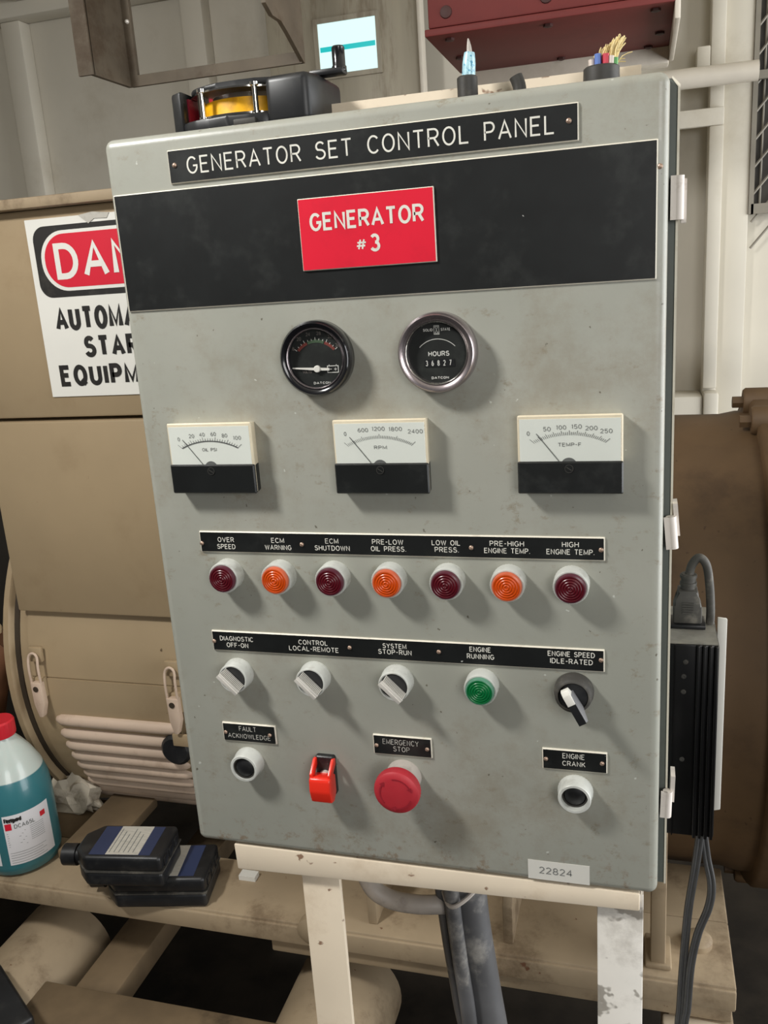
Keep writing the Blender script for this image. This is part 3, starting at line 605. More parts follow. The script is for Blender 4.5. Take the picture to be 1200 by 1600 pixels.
# ================================================================ FLAT BLACK BOTTLES
def bottle(loc, rz, label, L=0.135, Wd=0.088, H=0.052, tilt=0.0, lab=True):
    M = Matrix.Translation(loc) @ Matrix.Rotation(R_(rz), 4, 'Z') @ Matrix.Rotation(R_(tilt), 4, 'X')
    t = thing('black_bottle', loc, label, 'bottle', 'flat black plastic bottles around the skid')
    pts = [(0.0, -Wd / 2), (L, -Wd / 2), (L, Wd / 2), (0.0, Wd / 2), (-0.022, Wd * 0.22), (-0.022, -Wd * 0.22)]
    b = B().prism(pts, 'z', 0.0, H / 2 - 0.0006, bev=0.006, seg=3); b.prism(pts, 'z', H / 2 + 0.0006, H, bev=0.006, seg=3); b.xf(M); b.build('body', BLACKP, t)
    B().prism([(p[0] * 1.008, p[1] * 1.016) for p in pts], 'z', H / 2 - 0.001, H / 2 + 0.001).xf(M).build('seam', RUBBER, t)
    B().lathe([(0, -0.022), (0.013, -0.022), (0.013, -0.030), (0.0165, -0.030), (0.0165, -0.052), (0, -0.052)], (0, 0, H / 2), 'x', 20).xf(M).build('cap', BLACKP, t)
    b = B()
    for k in range(3): b.box(L - 0.0015, L + 0.002, -Wd * 0.36 + k * Wd * 0.27, -Wd * 0.36 + k * Wd * 0.27 + Wd * 0.18, H * 0.58, H * 0.84, bev=0.0015)
    b.xf(M).build('foot_pad', BLACKP, t)
    if lab:
        lbl = B().box(0.006, L - 0.018, -Wd * 0.42, Wd * 0.42, H, H + 0.0005).xf(M).build('label', BLUELBL, t)
        B().box(L * 0.27, L * 0.70, -Wd * 0.42, Wd * 0.42, H + 0.0005, H + 0.0009).xf(M).build('paper_panel', PAPERLBL, lbl)
        b = B()
        for k in range(6): b.box(L * 0.30 + k * L * 0.062, L * 0.30 + k * L * 0.062 + 0.0012, -Wd * 0.36, Wd * (0.34 - 0.08 * (k % 3)), H + 0.0009, H + 0.0011)
        b.xf(M).build('print_line', INK, lbl)
    return t
bottle((-0.386, 0.396, -0.42), 12, 'flat black plastic bottle lying on the tan skid under another bottle', L=0.142)
bottle((-0.412, 0.372, -0.3675), 9, 'flat black plastic bottle stacked on top of another beside the jug', L=0.120, Wd=0.082)
bottle((-0.60, 0.262, -0.566), -33, 'flat black plastic bottle lying in the bottom left corner', L=0.15, Wd=0.10, H=0.058, lab=False)

# ================================================================ PANEL STAND, HOSES
st = thing('panel_stand', (0.22, 0.05, FLOOR), 'cream painted steel stand carrying the control panel', 'stand')
B().prism([(0.035, -0.0012), (0.3925, -0.0012), (0.3925, -0.0175), (0.036, -0.0275)], 'y', 0.0015, 0.0075, bev=0.0012).build('crossbar', CREAM, st)
box('crossbar_shelf', CREAM, st, 0.035, 0.3925, 0.0075, 0.19, -0.006, -0.0012)
box('leg', CREAM, st, 0.0960, 0.1325, 0.0085, 0.0145, FLOOR, -0.0065, bev=0.001)
box('leg_flange', CREAM, st, 0.0960, 0.1018, 0.0145, 0.052, FLOOR, -0.0065)
box('leg', CREAMLEG, st, 0.3588, 0.3955, 0.0085, 0.0145, FLOOR, -0.0065, bev=0.001)
box('leg_tongue', CREAMLEG, st, 0.3932, 0.3955, 0.0085, 0.0145, -0.0065, -0.0008)
box('leg_flange', CREAMLEG, st, 0.3588, 0.3646, 0.0145, 0.052, FLOOR, -0.0065)

hs = thing('flexible_conduit', (0.24, 0.10, FLOOR), 'dusty dark grey flexible conduits hanging under the control panel', 'conduit')
def down(pts): return [(x, y, z) for x, y, z in pts]
B().tube([(0.222, 0.11, -0.005), (0.2265, 0.108, -0.06), (0.232, 0.10, -0.13), (0.242, 0.09, -0.20), (0.252, 0.08, -0.27), (0.250, 0.085, -0.36), (0.244, 0.10, -0.60), (0.24, 0.11, FLOOR)], 0.0185, 20).build('large_conduit', HOSE, hs, 60)
B().tube([(0.2175, 0.076, -0.005), (0.219, 0.078, -0.09), (0.224, 0.074, -0.15), (0.232, 0.066, -0.21), (0.236, 0.062, -0.27), (0.234, 0.066, -0.34), (0.228, 0.078, -0.60), (0.224, 0.086, FLOOR)], 0.0075, 14).build('thin_conduit', HOSE, hs, 60)
B().tube([(0.205, 0.095, -0.005), (0.206, 0.095, -0.08), (0.211, 0.094, -0.15), (0.220, 0.088, -0.22), (0.228, 0.082, -0.30), (0.220, 0.095, -0.60), (0.214, 0.105, FLOOR)], 0.0085, 14).build('rear_conduit', HOSE, hs, 60)
B().lathe([(0.0215, -0.098), (0.022, -0.095), (0.022, -0.084), (0.0205, -0.081)], (0.2265, 0.105, 0), 'z', 24).build('coupling', HOSE, hs)
B().tube([(0.204, 0.098, -0.092), (0.219, 0.069, -0.094), (0.236, 0.079, -0.088), (0.247, 0.098, -0.079)], 0.0022, 8).build('cable_tie', CONDUIT, hs)
c2 = B().tube([(0.122, 0.085, -0.004), (0.124, 0.085, -0.050), (0.134, 0.085, -0.093), (0.153, 0.085, -0.108), (0.182, 0.085, -0.110), (0.206, 0.092, -0.112), (0.215, 0.115, -0.13)], 0.0092, 16).build('looped_conduit', CONDUIT)
tag(c2, 'pale grey conduit looping under the panel to the dark hoses', 'conduit')

# ================================================================ CONTROL PANEL
W, H = 0.406, 0.604
cp = thing('control_panel', (W / 2, 0.1, 0.0), 'grey steel generator set control panel with gauges, lamps and switches', 'control panel')
def P(o, label): o['label'] = label; return o
B().rrect(0, W, 0, H, 0.0075, [(0.018, 0.0), (0.0070, 0.0), (0.0042, 0.0005), (0.0020, 0.0019), (0.0006, 0.0040), (0.0, 0.0066)], n=8).build('door', DOOR, cp, 60)
box('enclosure_body', ENCL, cp, 0.006, 0.402, 0.0215, 0.20, 0.0045, 0.600)
B().prism([(0.37, 0.0), (0.4115, 0.0), (0.4115, 0.5965), (0.407, 0.6015), (0.37, 0.6015)], 'y', 0.0185, 0.0212).build('flange', ENCL, cp)
B().prism([(0.4112, 0.0), (0.4127, 0.0), (0.4127, 0.5972), (0.4078, 0.6025), (0.4072, 0.6017), (0.4112, 0.5962)], 'y', 0.0172, 0.0214).build('lit_flange_edge', WHITECORE, cp)  # pale strip carries the daylight on the flange edge in its colour
box('rear_top_strip', CREAM, cp, 0.060, 0.3885, 0.062, 0.066, 0.601, 0.6200)
def hinge(z0, z1, dz, lean):
    h = B().lathe([(0, z0), (0.0036, z0), (0.0036, z1), (0, z1)], (0.4125, 0.0135, 0), 'z', 16)
    h.box(0.4075, 0.4125, 0.0102, 0.0122, z0, z1)
    M = Matrix.Translation((0.4125, 0.0135, (z0 + z1) / 2)) @ Matrix.Rotation(R_(lean), 4, 'Y') @ Matrix.Translation((-0.4125, -0.0135, -(z0 + z1) / 2))
    o = h.xf(M).build('hinge', WHITEHINGE, cp)
    B().box(0.4145, 0.4178, 0.015, 0.030, z0 + dz, z1 + dz).xf(M).build('leaf', WHITEHINGE, o)
hinge(0.5145, 0.5420, -0.002, 0); hinge(0.2875, 0.3115, 0.0085, -5); hinge(0.0655, 0.0880, 0.012, 1.5)

def rivet_me():
    return B().lathe([(0.0018, 0), (0.0017, 0.0006), (0.0010, 0.0012), (0, 0.0014)], (0, 0, 0), 'y-', 12).mesh('rivet', COPPER)
RIV = rivet_me()
def plate(label, x0, x1, z0, z1, lines, rivets=(), face=BLACKPL, y=0.0, th=0.0016, edge=0.0008, letter=LETTER, r=0.0004):
    x0, x1, z0, z1 = (v * MMt for v in (x0, x1, z0, z1))
    p = B().rrect(x0, x1, z0, z1, r, [(y, 0), (y - th * 0.55, 0), (y - th, edge)], n=2).build('nameplate', WHITECORE, cp, 30)
    P(p, label)
    B().rrect(x0 + edge, x1 - edge, z0 + edge, z1 - edge, r, [(y - th, 0), (y - th - 0.0001, 0)], n=2).build('face', face, p, 0)
    if lines:
        for s, a, c, zb, h, w in lines: mtext(B(), s, a, c, zb, h, w, y - th - 0.0002).build('lettering', letter, p, 0)
    for rx, rz in rivets: inst('rivet', RIV, p, (rx * MMt, y - th, rz * MMt))
    return p
plate('long black nameplate engraved GENERATOR SET CONTROL PANEL', 54, 350, 567.7, 591, [('GENERATOR', 69.0, 158.5, 573.3, 12.0, 1.25), ('SET', 169.3, 196.5, 573.3, 12.0, 1.25), ('CONTROL', 207.5, 278.5, 573.3, 12.0, 1.25), ('PANEL', 288.5, 334.8, 573.3, 12.0, 1.25)], [(59.2, 580.4), (343.8, 580.2)], edge=0.0007)
plate('wide blank black plate across the top of the door', 4.5, 399.2, 477.6, 564, [], th=0.0014, edge=0.0008)
plate('red nameplate reading GENERATOR #3', 153, 252.8, 498.8, 548.6, [('GENERATOR', 161.2, 245.4, 525.8, 12.4, 2.0), ('#', 194.8, 202.6, 510.6, 7.6, 1.2), ('3', 205.2, 212.7, 508.8, 12.2, 2.1)], face=REDPL, y=-0.0015, th=0.0016, edge=0.0006)
A1 = [('OVER', 57.6, 72.2, 290.4), ('SPEED', 56.5, 72.9, 284.5), ('ECM', 105, 116.3, 290.5), ('WARNING', 99, 122, 284.6), ('ECM', 151.2, 162.3, 290.8), ('SHUTDOWN', 142, 171.3, 285.0), ('PRE-LOW', 190, 215.2, 290.9), ('OIL PRESS.', 188.7, 217.2, 285.3), ('LOW OIL', 237.6, 259.8, 291.1), ('PRESS.', 239.7, 258.6, 285.6), ('PRE-HIGH', 282.1, 307.8, 291.3), ('ENGINE TEMP.', 277.8, 312.2, 285.7), ('HIGH', 335.4, 347.5, 291.5), ('ENGINE TEMP.', 324.1, 358.8, 285.8)]
plate('black nameplate strip naming the seven warning lamps', 41.2, 366, 281.3, 299.3, [(s, a, c, z, 4.2, 0.55) for s, a, c, z in A1], [(42.9, 289), (131.2, 289.6), (268, 289.7), (363.3, 289.9)])
A2 = [('DIAGNOSTIC', 48.6, 79.3, 202.7), ('OFF-ON', 54.2, 74.2, 196.9), ('CONTROL', 120, 145.7, 202.9), ('LOCAL-REMOTE', 111.1, 154.7, 197.2), ('SYSTEM', 192.5, 212.3, 203.6), ('STOP-RUN', 188.5, 216.2, 198.4), ('ENGINE', 263.2, 280, 204.5), ('RUNNING', 260.9, 282.4, 198.6), ('ENGINE SPEED', 323.5, 358.5, 204.5), ('IDLE-RATED', 325.2, 357, 198.6)]
plate('black nameplate strip naming the selector switches', 41.1, 365.6, 193.2, 211.4, [(s, a, c, z, 4.3, 0.6) for s, a, c, z in A2], [(42.9, 201.7), (164.4, 202.4), (238.5, 202.9), (363, 203.1)])
plate('small black nameplate FAULT ACKNOWLEDGE', 40.2, 90.4, 107.2, 125, [('FAULT', 56.2, 72.4, 117.9, 4.6, 0.45), ('ACKNOWLEDGE', 45, 85.2, 110.8, 4.5, 0.45)], [(42.9, 115.6), (84.8, 116)], letter=LETTERD)
plate('small black nameplate EMERGENCY STOP', 178.1, 228.2, 107.2, 125.2, [('EMERGENCY', 186.5, 217.3, 117.2, 4.8, 0.45), ('STOP', 195.3, 209.3, 111.1, 4.6, 0.45)], [(181, 115.4), (224.3, 115.4)], letter=LETTERD)
plate('small black nameplate ENGINE CRANK', 317.6, 367.5, 107.2, 125.2, [('ENGINE', 333.4, 350.3, 117.9, 4.6, 0.5), ('CRANK', 333.2, 350.9, 111.5, 4.3, 0.5)], [(320.4, 116.1), (363.6, 116.1)])
sk_ = P(box('asset_sticker', STICKER, cp, 0.3038, 0.3534, -0.0003, 0.0, 0.0030, 0.0208), 'white sticker printed 22824')
mtext(B(), '22824', 313.0, 339.6, 9.0, 6.4, 0.75, -0.0005).build('lettering', INK, sk_, 0)

inst('door_screw', RIV, cp, (0.4006, 0.0, 0.5475))
# ---- pilot lamps
BEZ = B().lathe([(0.0132, 0), (0.0132, 0.0028), (0.0131, 0.0032), (0.0130, 0.0116), (0.0124, 0.0125), (0.0114, 0.0125), (0.0112, 0.006), (0, 0.006)], (0, 0, 0), 'y-', 72, knurl=(0, 1, 2, 3), depth=0.012).mesh('pilot_lamp', ALU, 50)
lp = [(0.0112, 0.0085), (0.0112, 0.0146), (0.0108, 0.0156), (0.0100, 0.0159)]
RIM = {}; LNS = {}
ripple = [(0.0099, 0.0157)]
for k in range(30):
    r = 0.0097 * (1 - (k + 1) / 30); ripple.append((r, 0.0157 + 0.0010 * (1 - (r / 0.0097) ** 2) + 0.00030 * math.cos(k / 30 * 2 * math.pi * 5)))
for nm, ml, mr in (('red', REDLENS, REDRIM), ('amber', AMBLENS, AMBRIM), ('green', GRNLENS, GRNRIM)):
    b = B(); b.cap = False; b.lathe(lp + [(0.0099, 0.0154)], (0, 0, 0), 'y-', 40); RIM[nm] = b.mesh('lens_rim', mr, 40)
    b = B(); b.cap = False; b.lathe(ripple, (0, 0, 0), 'y-', 40); LNS[nm] = b.mesh('lens', ml, 70)
names = ['over speed', 'ecm warning', 'ecm shutdown', 'pre-low oil pressure', 'low oil pressure', 'pre-high engine temperature', 'high engine temperature']
def pilot(x, z, c, label):
    o = inst('pilot_lamp', BEZ, cp, (x, 0, z)); o['label'] = label
    inst('lens_rim', RIM[c], o, (x, 0, z)); inst('lens', LNS[c], o, (x, 0, z))
for i, nm in enumerate(names):
    c = 'amber' if i % 2 else 'red'
    pilot(0.0640 + 0.04635 * i, 0.2627 + 0.0002 * i, c, f'{"amber" if i % 2 else "dark red"} lamp under the {nm} lettering')
pilot(0.2722, 0.1770, 'green', 'green lamp under the engine running lettering')

# ---- silver selector switches
SB = B().lathe([(0.0136, 0), (0.0136, 0.003), (0.0130, 0.0036), (0.0130, 0.0122), (0.0122, 0.0132), (0.0112, 0.0132), (0.0110, 0.007), (0, 0.007)], (0, 0, 0), 'y-', 72, knurl=(0, 1), depth=0.012).mesh('selector_switch', ALU, 50)
SD = B().lathe([(0.0108, 0.007), (0.0108, 0.0118), (0.0100, 0.0125), (0, 0.0125)], (0, 0, 0), 'y-', 40).mesh('knob_disc', BLACKP)
def handle_meshes():
    M = Matrix.Rotation(R_(45), 4, 'Y')           # bar runs from upper left to lower right
    a = B().box(-0.0108, 0.0108, -0.0226, -0.0118, -0.0026, 0.0026, bev=0.0005).xf(M).mesh('handle', BLACKP)
    f = B().box(-0.0112, 0.0112, -0.0236, -0.0226, -0.0028, 0.0028, bev=0.0003); f.box(-0.0109, 0.0109, -0.0239, -0.0236, -0.0004, 0.0004); f = f.xf(M).mesh('handle_face', STEEL)
    g = B()
    for k in range(18):
        x = -0.0102 + k * 0.0012; g.box(x - 0.0004, x + 0.0004, -0.0222, -0.0130, 0.0024, 0.0032); g.box(x - 0.0004, x + 0.0004, -0.0222, -0.0130, -0.0032, -0.0024)
    return a, f, g.xf(M).mesh('grip_ribs', STEEL, 0)
HA, HF, HG = handle_meshes()
for x, z, lab in ((0.0620, 0.1730, 'diagnostic off-on'), (0.1318, 0.1743, 'control local-remote'), (0.2028, 0.1757, 'system stop-run')):
    o = inst('selector_switch', SB, cp, (x, 0, z)); o['label'] = f'silver selector switch under the {lab} lettering'
    inst('knob_disc', SD, o, (x, 0, z)); inst('handle', HA, o, (x, 0, z)); inst('handle_face', HF, o, (x, 0, z)); inst('grip_ribs', HG, o, (x, 0, z))

# ---- engine speed selector with pointed lever
SX, SZ = 0.3428, 0.1762
o = B().lathe([(0.0150, 0), (0.0150, 0.003), (0.0142, 0.0045), (0.0138, 0.0100), (0.0118, 0.0118), (0.0112, 0.0118), (0.0110, 0.0095), (0, 0.0095)], (SX, 0, SZ), 'y-', 56).build('selector_switch', RUBBER, cp, 50)
o['label'] = 'black selector with long pointed lever under engine speed idle-rated'
B().lathe([(0.0108, 0.0095), (0.0106, 0.0112), (0, 0.0114)], (SX, 0, SZ), 'y-', 40).build('knob_disc', BLACKP, o)
ML = Matrix.Translation((SX, 0, SZ)) @ Matrix.Rotation(R_(60), 4, 'Y')
# lever profile in (along, out): long blade overhanging the base at its lower end
B().prism([(-0.0050, -0.0105), (-0.0072, -0.0232), (0.0160, -0.0268), (0.0186, -0.0200), (0.0100, -0.0105)], 'z', -0.0028, 0.0028, bev=0.0006).xf(ML).build('lever', paint('lever_grey_plastic', srgb(122, 122, 124), 0.5, var=0.08, vscale=90), o)  # lever body in a lighter grey than its black face strip
B().prism([(-0.0072, -0.0232), (-0.0072, -0.0242), (0.0162, -0.0276), (0.0162, -0.0267)], 'z', -0.0029, 0.0029).xf(ML).build('lever_face', BLACKP, o)
B().prism([(-0.0118, -0.0190), (-0.0112, -0.0222), (-0.0078, -0.0244), (0.0002, -0.0256), (0.0002, -0.0250), (-0.0072, -0.0232), (-0.0062, -0.0160)], 'z', -0.0031, 0.0031, bev=0.0004).xf(ML).build('white_tip', SIGNW, o)

# ---- push buttons
for x, z, lab, dp in ((0.0622, 0.0880, 'fault acknowledge', 0.0120), (0.3430, 0.0895, 'engine crank', 0.0085)):
    o = inst('push_button', B().lathe([(0.0138, 0), (0.0138, 0.003), (0.0128, 0.004), (0.0128, 0.0125), (0.0120, 0.0135), (0.0102, 0.0135), (0.0100, 0.006), (0, 0.006)], (0, 0, 0), 'y-', 72, knurl=(0, 1), depth=0.012).mesh('push_button', ALU, 50), cp, (x, 0, z))
    o['label'] = f'black push button in silver collar under {lab}'
    inst('ring', B().lathe([(0.0100, 0.006), (0.0100, dp), (0.0088, dp), (0.0086, dp - 0.002), (0, dp - 0.002)], (0, 0, 0), 'y-', 40).mesh('ring', CABLEBLK, 50), o, (x, 0, z))
    inst('button', B().lathe([(0.0084, dp - 0.003), (0.0083, dp - 0.0008), (0.0076, dp - 0.0001), (0, dp - 0.0004)], (0, 0, 0), 'y-', 40).mesh('button', BLACKP, 50), o, (x, 0, z))

# ---- emergency stop
EX, EZ = 0.2026, 0.0880
o = B().lathe([(0.0150, 0), (0.0150, 0.002), (0.0142, 0.003), (0.0142, 0.0150), (0.0136, 0.0165), (0, 0.0165)], (EX, 0, EZ), 'y-', 48).build('emergency_stop', CONDUIT, cp, 50)
o['label'] = 'red mushroom emergency stop button'
B().lathe([(0.012, 0.0162), (0.0185, 0.0175), (0.0193, 0.0195), (0.0193, 0.0235), (0.0186, 0.0258), (0.0170, 0.0272), (0.0130, 0.0280), (0, 0.0282)], (EX, 0, EZ), 'y-', 96, knurl=(2, 3), depth=0.045).build('mushroom_head', STOPRED, o, 45)
b = B()
for k in range(3):
    a = 100 + 120 * k; pts = [(EX + 0.0132 * math.cos(R_(a - t * 9)), EZ + 0.0132 * math.sin(R_(a - t * 9))) for t in range(9)]
    ribbon(b.bm, pts, 0.0011, on_y(-0.02830))
    e = pts[-1]; t = R_(a - 72); d = Vector((math.sin(t), -math.cos(t))); nn = Vector((math.cos(t), math.sin(t)))
    vv = [Vector(e) + nn * 0.0022, Vector(e) - nn * 0.0022, Vector(e) + d * 0.004]
    b.bm.faces.new([b.bm.verts.new((q.x, -0.02830, q.y)) for q in vv])
b.build('turn_arrows', paint('stop_arrow_relief', srgb(150, 34, 46), 0.5), o, 0)

# ---- guarded toggle
TX, TZ = 0.1345, 0.084
o = B().rrect(TX - 0.0085, TX + 0.0085, TZ - 0.018, TZ + 0.018, 0.002, [(0, 0), (-0.004, 0), (-0.005, 0.0008)]).build('guarded_toggle', BLACKP, cp)
o['label'] = 'toggle switch under a closed bright red flip guard'
B().lathe([(0.0055, 0.005), (0.0055, 0.008), (0.003, 0.0085), (0.0025, 0.014), (0, 0.0145)], (TX, 0, TZ), 'y-', 20).build('toggle', STEEL, o)
# guard: channel open towards the panel, two hinge arms at the top, flared lower end
for s in (-1, 1):
    B().prism([(-0.003, TZ + 0.0165), (-0.0075, TZ + 0.0175), (-0.0190, TZ + 0.0085), (-0.0190, TZ + 0.0030), (-0.0150, TZ + 0.0030), (-0.003, TZ + 0.0110)], 'x', TX + s * 0.0080 - 0.0013, TX + s * 0.0080 + 0.0013, bev=0.0006).build('hinge_arm', GUARDRED, o)
gp = [(-0.0060, TZ + 0.004), (-0.0195, TZ + 0.0065), (-0.0215, TZ + 0.0045), (-0.0225, TZ - 0.006), (-0.0195, TZ - 0.0172), (-0.0130, TZ - 0.0190), (-0.0060, TZ - 0.013)]
g = B(); g.prism(gp, 'x', TX - 0.0095, TX + 0.0095, bev=0.0018, seg=3)
g.build('flip_guard', GUARDRED, o, 50)

# ---- round gauges
def gauge(x, z, ro, ri, mat, label, ph):
    o = B().lathe([(ro * 0.97, 0), (ro, 0.001), (ro, ph * 0.62), (ro * 0.985, ph * 0.86), (ro * 0.93, ph), (ro * 0.86, ph * 0.96), (ri * 1.03, ph * 0.80), (ri, ph * 0.66), (ri, ph * 0.45), (0, ph * 0.45)], (x, 0, z), 'y-', 72).build('round_gauge', mat, cp, 45)
    P(o, label)
    B().lathe([(ri * 0.999, ph * 0.45), (ri * 0.999, ph * 0.47), (0, ph * 0.47)], (x, 0, z), 'y-', 56).build('dial', FACEBLK, o)
    return o, -ph * 0.47
G1X, G1Z = 0.1590, 0.4362
o, yf = gauge(G1X, G1Z, 0.0278, 0.0212, BLACKG, 'round black battery voltage gauge', 0.0125)
def polar(cx, cz, r, a): return (cx + r * math.cos(R_(a)), cz + r * math.sin(R_(a)))
b = B(); ribbon(b.bm, [polar(G1X, G1Z - 0.006, 0.0185, a) for a in range(140, 111, -4)], 0.0022, on_y(yf - 0.0002)); ribbon(b.bm, [polar(G1X, G1Z - 0.006, 0.0185, a) for a in range(68, 39, -4)], 0.0022, on_y(yf - 0.0002)); b.build('red_band', BANDR, o, 0)
b = B(); ribbon(b.bm, [polar(G1X, G1Z - 0.006, 0.0185, a) for a in range(110, 69, -4)], 0.0022, on_y(yf - 0.0002)); b.build('green_band', BANDG, o, 0)
b = B()
for i in range(13):
    a = 142 - i * 8.6; ribbon(b.bm, [polar(G1X, G1Z - 0.006, 0.0192, a), polar(G1X, G1Z - 0.006, 0.0214 if i % 3 == 0 else 0.0205, a)], 0.0004, on_y(yf - 0.0003))
b.build('tick_marks', PRINTW, o, 0)
b = B()
for s, a in (('8', 143), ('20', 122), ('24', 103), ('28', 83), ('32', 62), ('36', 42)):
    p = polar(G1X, G1Z - 0.006, 0.0243 if a not in (143, 42) else 0.0225, a); w = 0.0034 if len(s) == 2 else 0.0016
    text(b, s, p[0] - w / 2, p[0] + w / 2, p[1] - 0.0013, 0.0026, 0.00032, on_y(yf - 0.0002))
text(b, 'VOLTS', G1X - 0.0120, G1X - 0.0050, G1Z - 0.0108, 0.0020, 0.0003, on_y(yf - 0.0002))
b.build('numerals', PRINTD, o, 0)
text(B(), 'DATCON', G1X - 0.0040, G1X + 0.0095, G1Z - 0.0192, 0.0018, 0.00034, on_y(yf - 0.0002)).build('brand_lettering', PRINTW, o, 0)
b = B(); bx, bz = G1X + 0.0120, G1Z - 0.0082
for s in ([(-.0042, -.0026), (.0042, -.0026), (.0042, .0022), (-.0042, .0022), (-.0042, -.0026)], [(-.0028, .0022), (-.0028, .0032)], [(.0028, .0022), (.0028, .0032)], [(-.003, -.0002), (-.001, -.0002)], [(.001, -.0002), (.003, -.0002)], [(.002, -.0012), (.002, .0008)]):
    ribbon(b.bm, [(bx + p[0], bz + p[1]) for p in s], 0.0006, on_y(yf - 0.0003))
b.build('battery_symbol', PRINTW, o, 0)
hub = (G1X, G1Z - 0.0078)
nd = B().prism([(hub[0] - 0.0195, hub[1] + 0.0016), (hub[0], hub[1] + 0.0009), (hub[0] + 0.0095, hub[1] + 0.0004), (hub[0] + 0.0095, hub[1] - 0.0014), (hub[0], hub[1] - 0.0011), (hub[0] - 0.0195, hub[1] + 0.0008)], 'y', yf - 0.0016, yf - 0.0009)
nd.lathe([(0.0026, -yf), (0.0026, -yf + 0.002), (0.0022, -yf + 0.0024), (0, -yf + 0.0024)], (hub[0], 0, hub[1]), 'y-', 20); nd.build('needle', SIGNW, o)
B().lathe([(0.0211, 0.0092), (0.0211, 0.0094), (0, 0.0096)], (G1X, 0, G1Z), 'y-', 40).build('glass', CLEARG, o, 60)
b = B(); b.cap = False; b.lathe([(0.0224, 0.0106), (0.0219, 0.0112), (0.0213, 0.0104), (0.0211, 0.0094)], (G1X, 0, G1Z), 'y-', 56); b.build('inner_ring', GUNMETAL, o, 60)

G2X, G2Z = 0.2506, 0.4366
o, yf = gauge(G2X, G2Z, 0.0285, 0.0214, GUNMETAL, 'round hour meter with steel bezel', 0.0125)
b = B()
text(b, 'HOURS', G2X - 0.0068, G2X + 0.0086, G2Z - 0.0026, 0.0036, 0.00065, on_y(yf - 0.0002))
text(b, 'SOLID', G2X - 0.0098, G2X - 0.0027, G2Z + 0.0150, 0.0020, 0.00042, on_y(yf - 0.0002))
text(b, 'STATE', G2X + 0.0031, G2X + 0.0100, G2Z + 0.0150, 0.0020, 0.00042, on_y(yf - 0.0002))
text(b, 'DATCON', G2X - 0.0052, G2X + 0.0074, G2Z - 0.0188, 0.0018, 0.00040, on_y(yf - 0.0002))
ribbon(b.bm, [polar(G2X, G2Z - 0.0085, 0.0180, a) for a in range(136, 43, -4)], 0.00045, on_y(yf - 0.0002))
for q in ([(-.0018, -.0030), (.0018, -.0030), (.0018, .0030), (-.0018, .0030), (-.0018, -.0030)], [(-.0011, .0023), (.0011, .0023), (-.0011, -.0023), (.0011, -.0023), (-.0011, .0023)]):
    ribbon(b.bm, [(G2X + p[0], G2Z + 0.0158 + p[1]) for p in q], 0.00036, on_y(yf - 0.0002))
b.build('lettering', PRINTW, o, 0)
box('counter_window', BLACKP, o, G2X - 0.0098, G2X + 0.0120, yf - 0.0004, yf - 0.0001, G2Z - 0.0102, G2Z - 0.0048)
b = B()
for k, ch in enumerate('36827'): text(b, ch, G2X - 0.0090 + k * 0.0043, G2X - 0.0073 + k * 0.0043, G2Z - 0.0094, 0.0040, 0.00055, on_y(yf - 0.0006))
b.build('counter_digits', PRINTW, o, 0)
B().lathe([(0.0213, 0.0092), (0.0213, 0.0094), (0, 0.0096)], (G2X, 0, G2Z), 'y-', 40).build('glass', CLEARG, o, 60)
b = B(); b.cap = False; b.lathe([(0.0226, 0.0106), (0.0221, 0.0112), (0.0215, 0.0104), (0.0213, 0.0094)], (G2X, 0, G2Z), 'y-', 56); b.build('inner_ring', CHROME, o, 60)

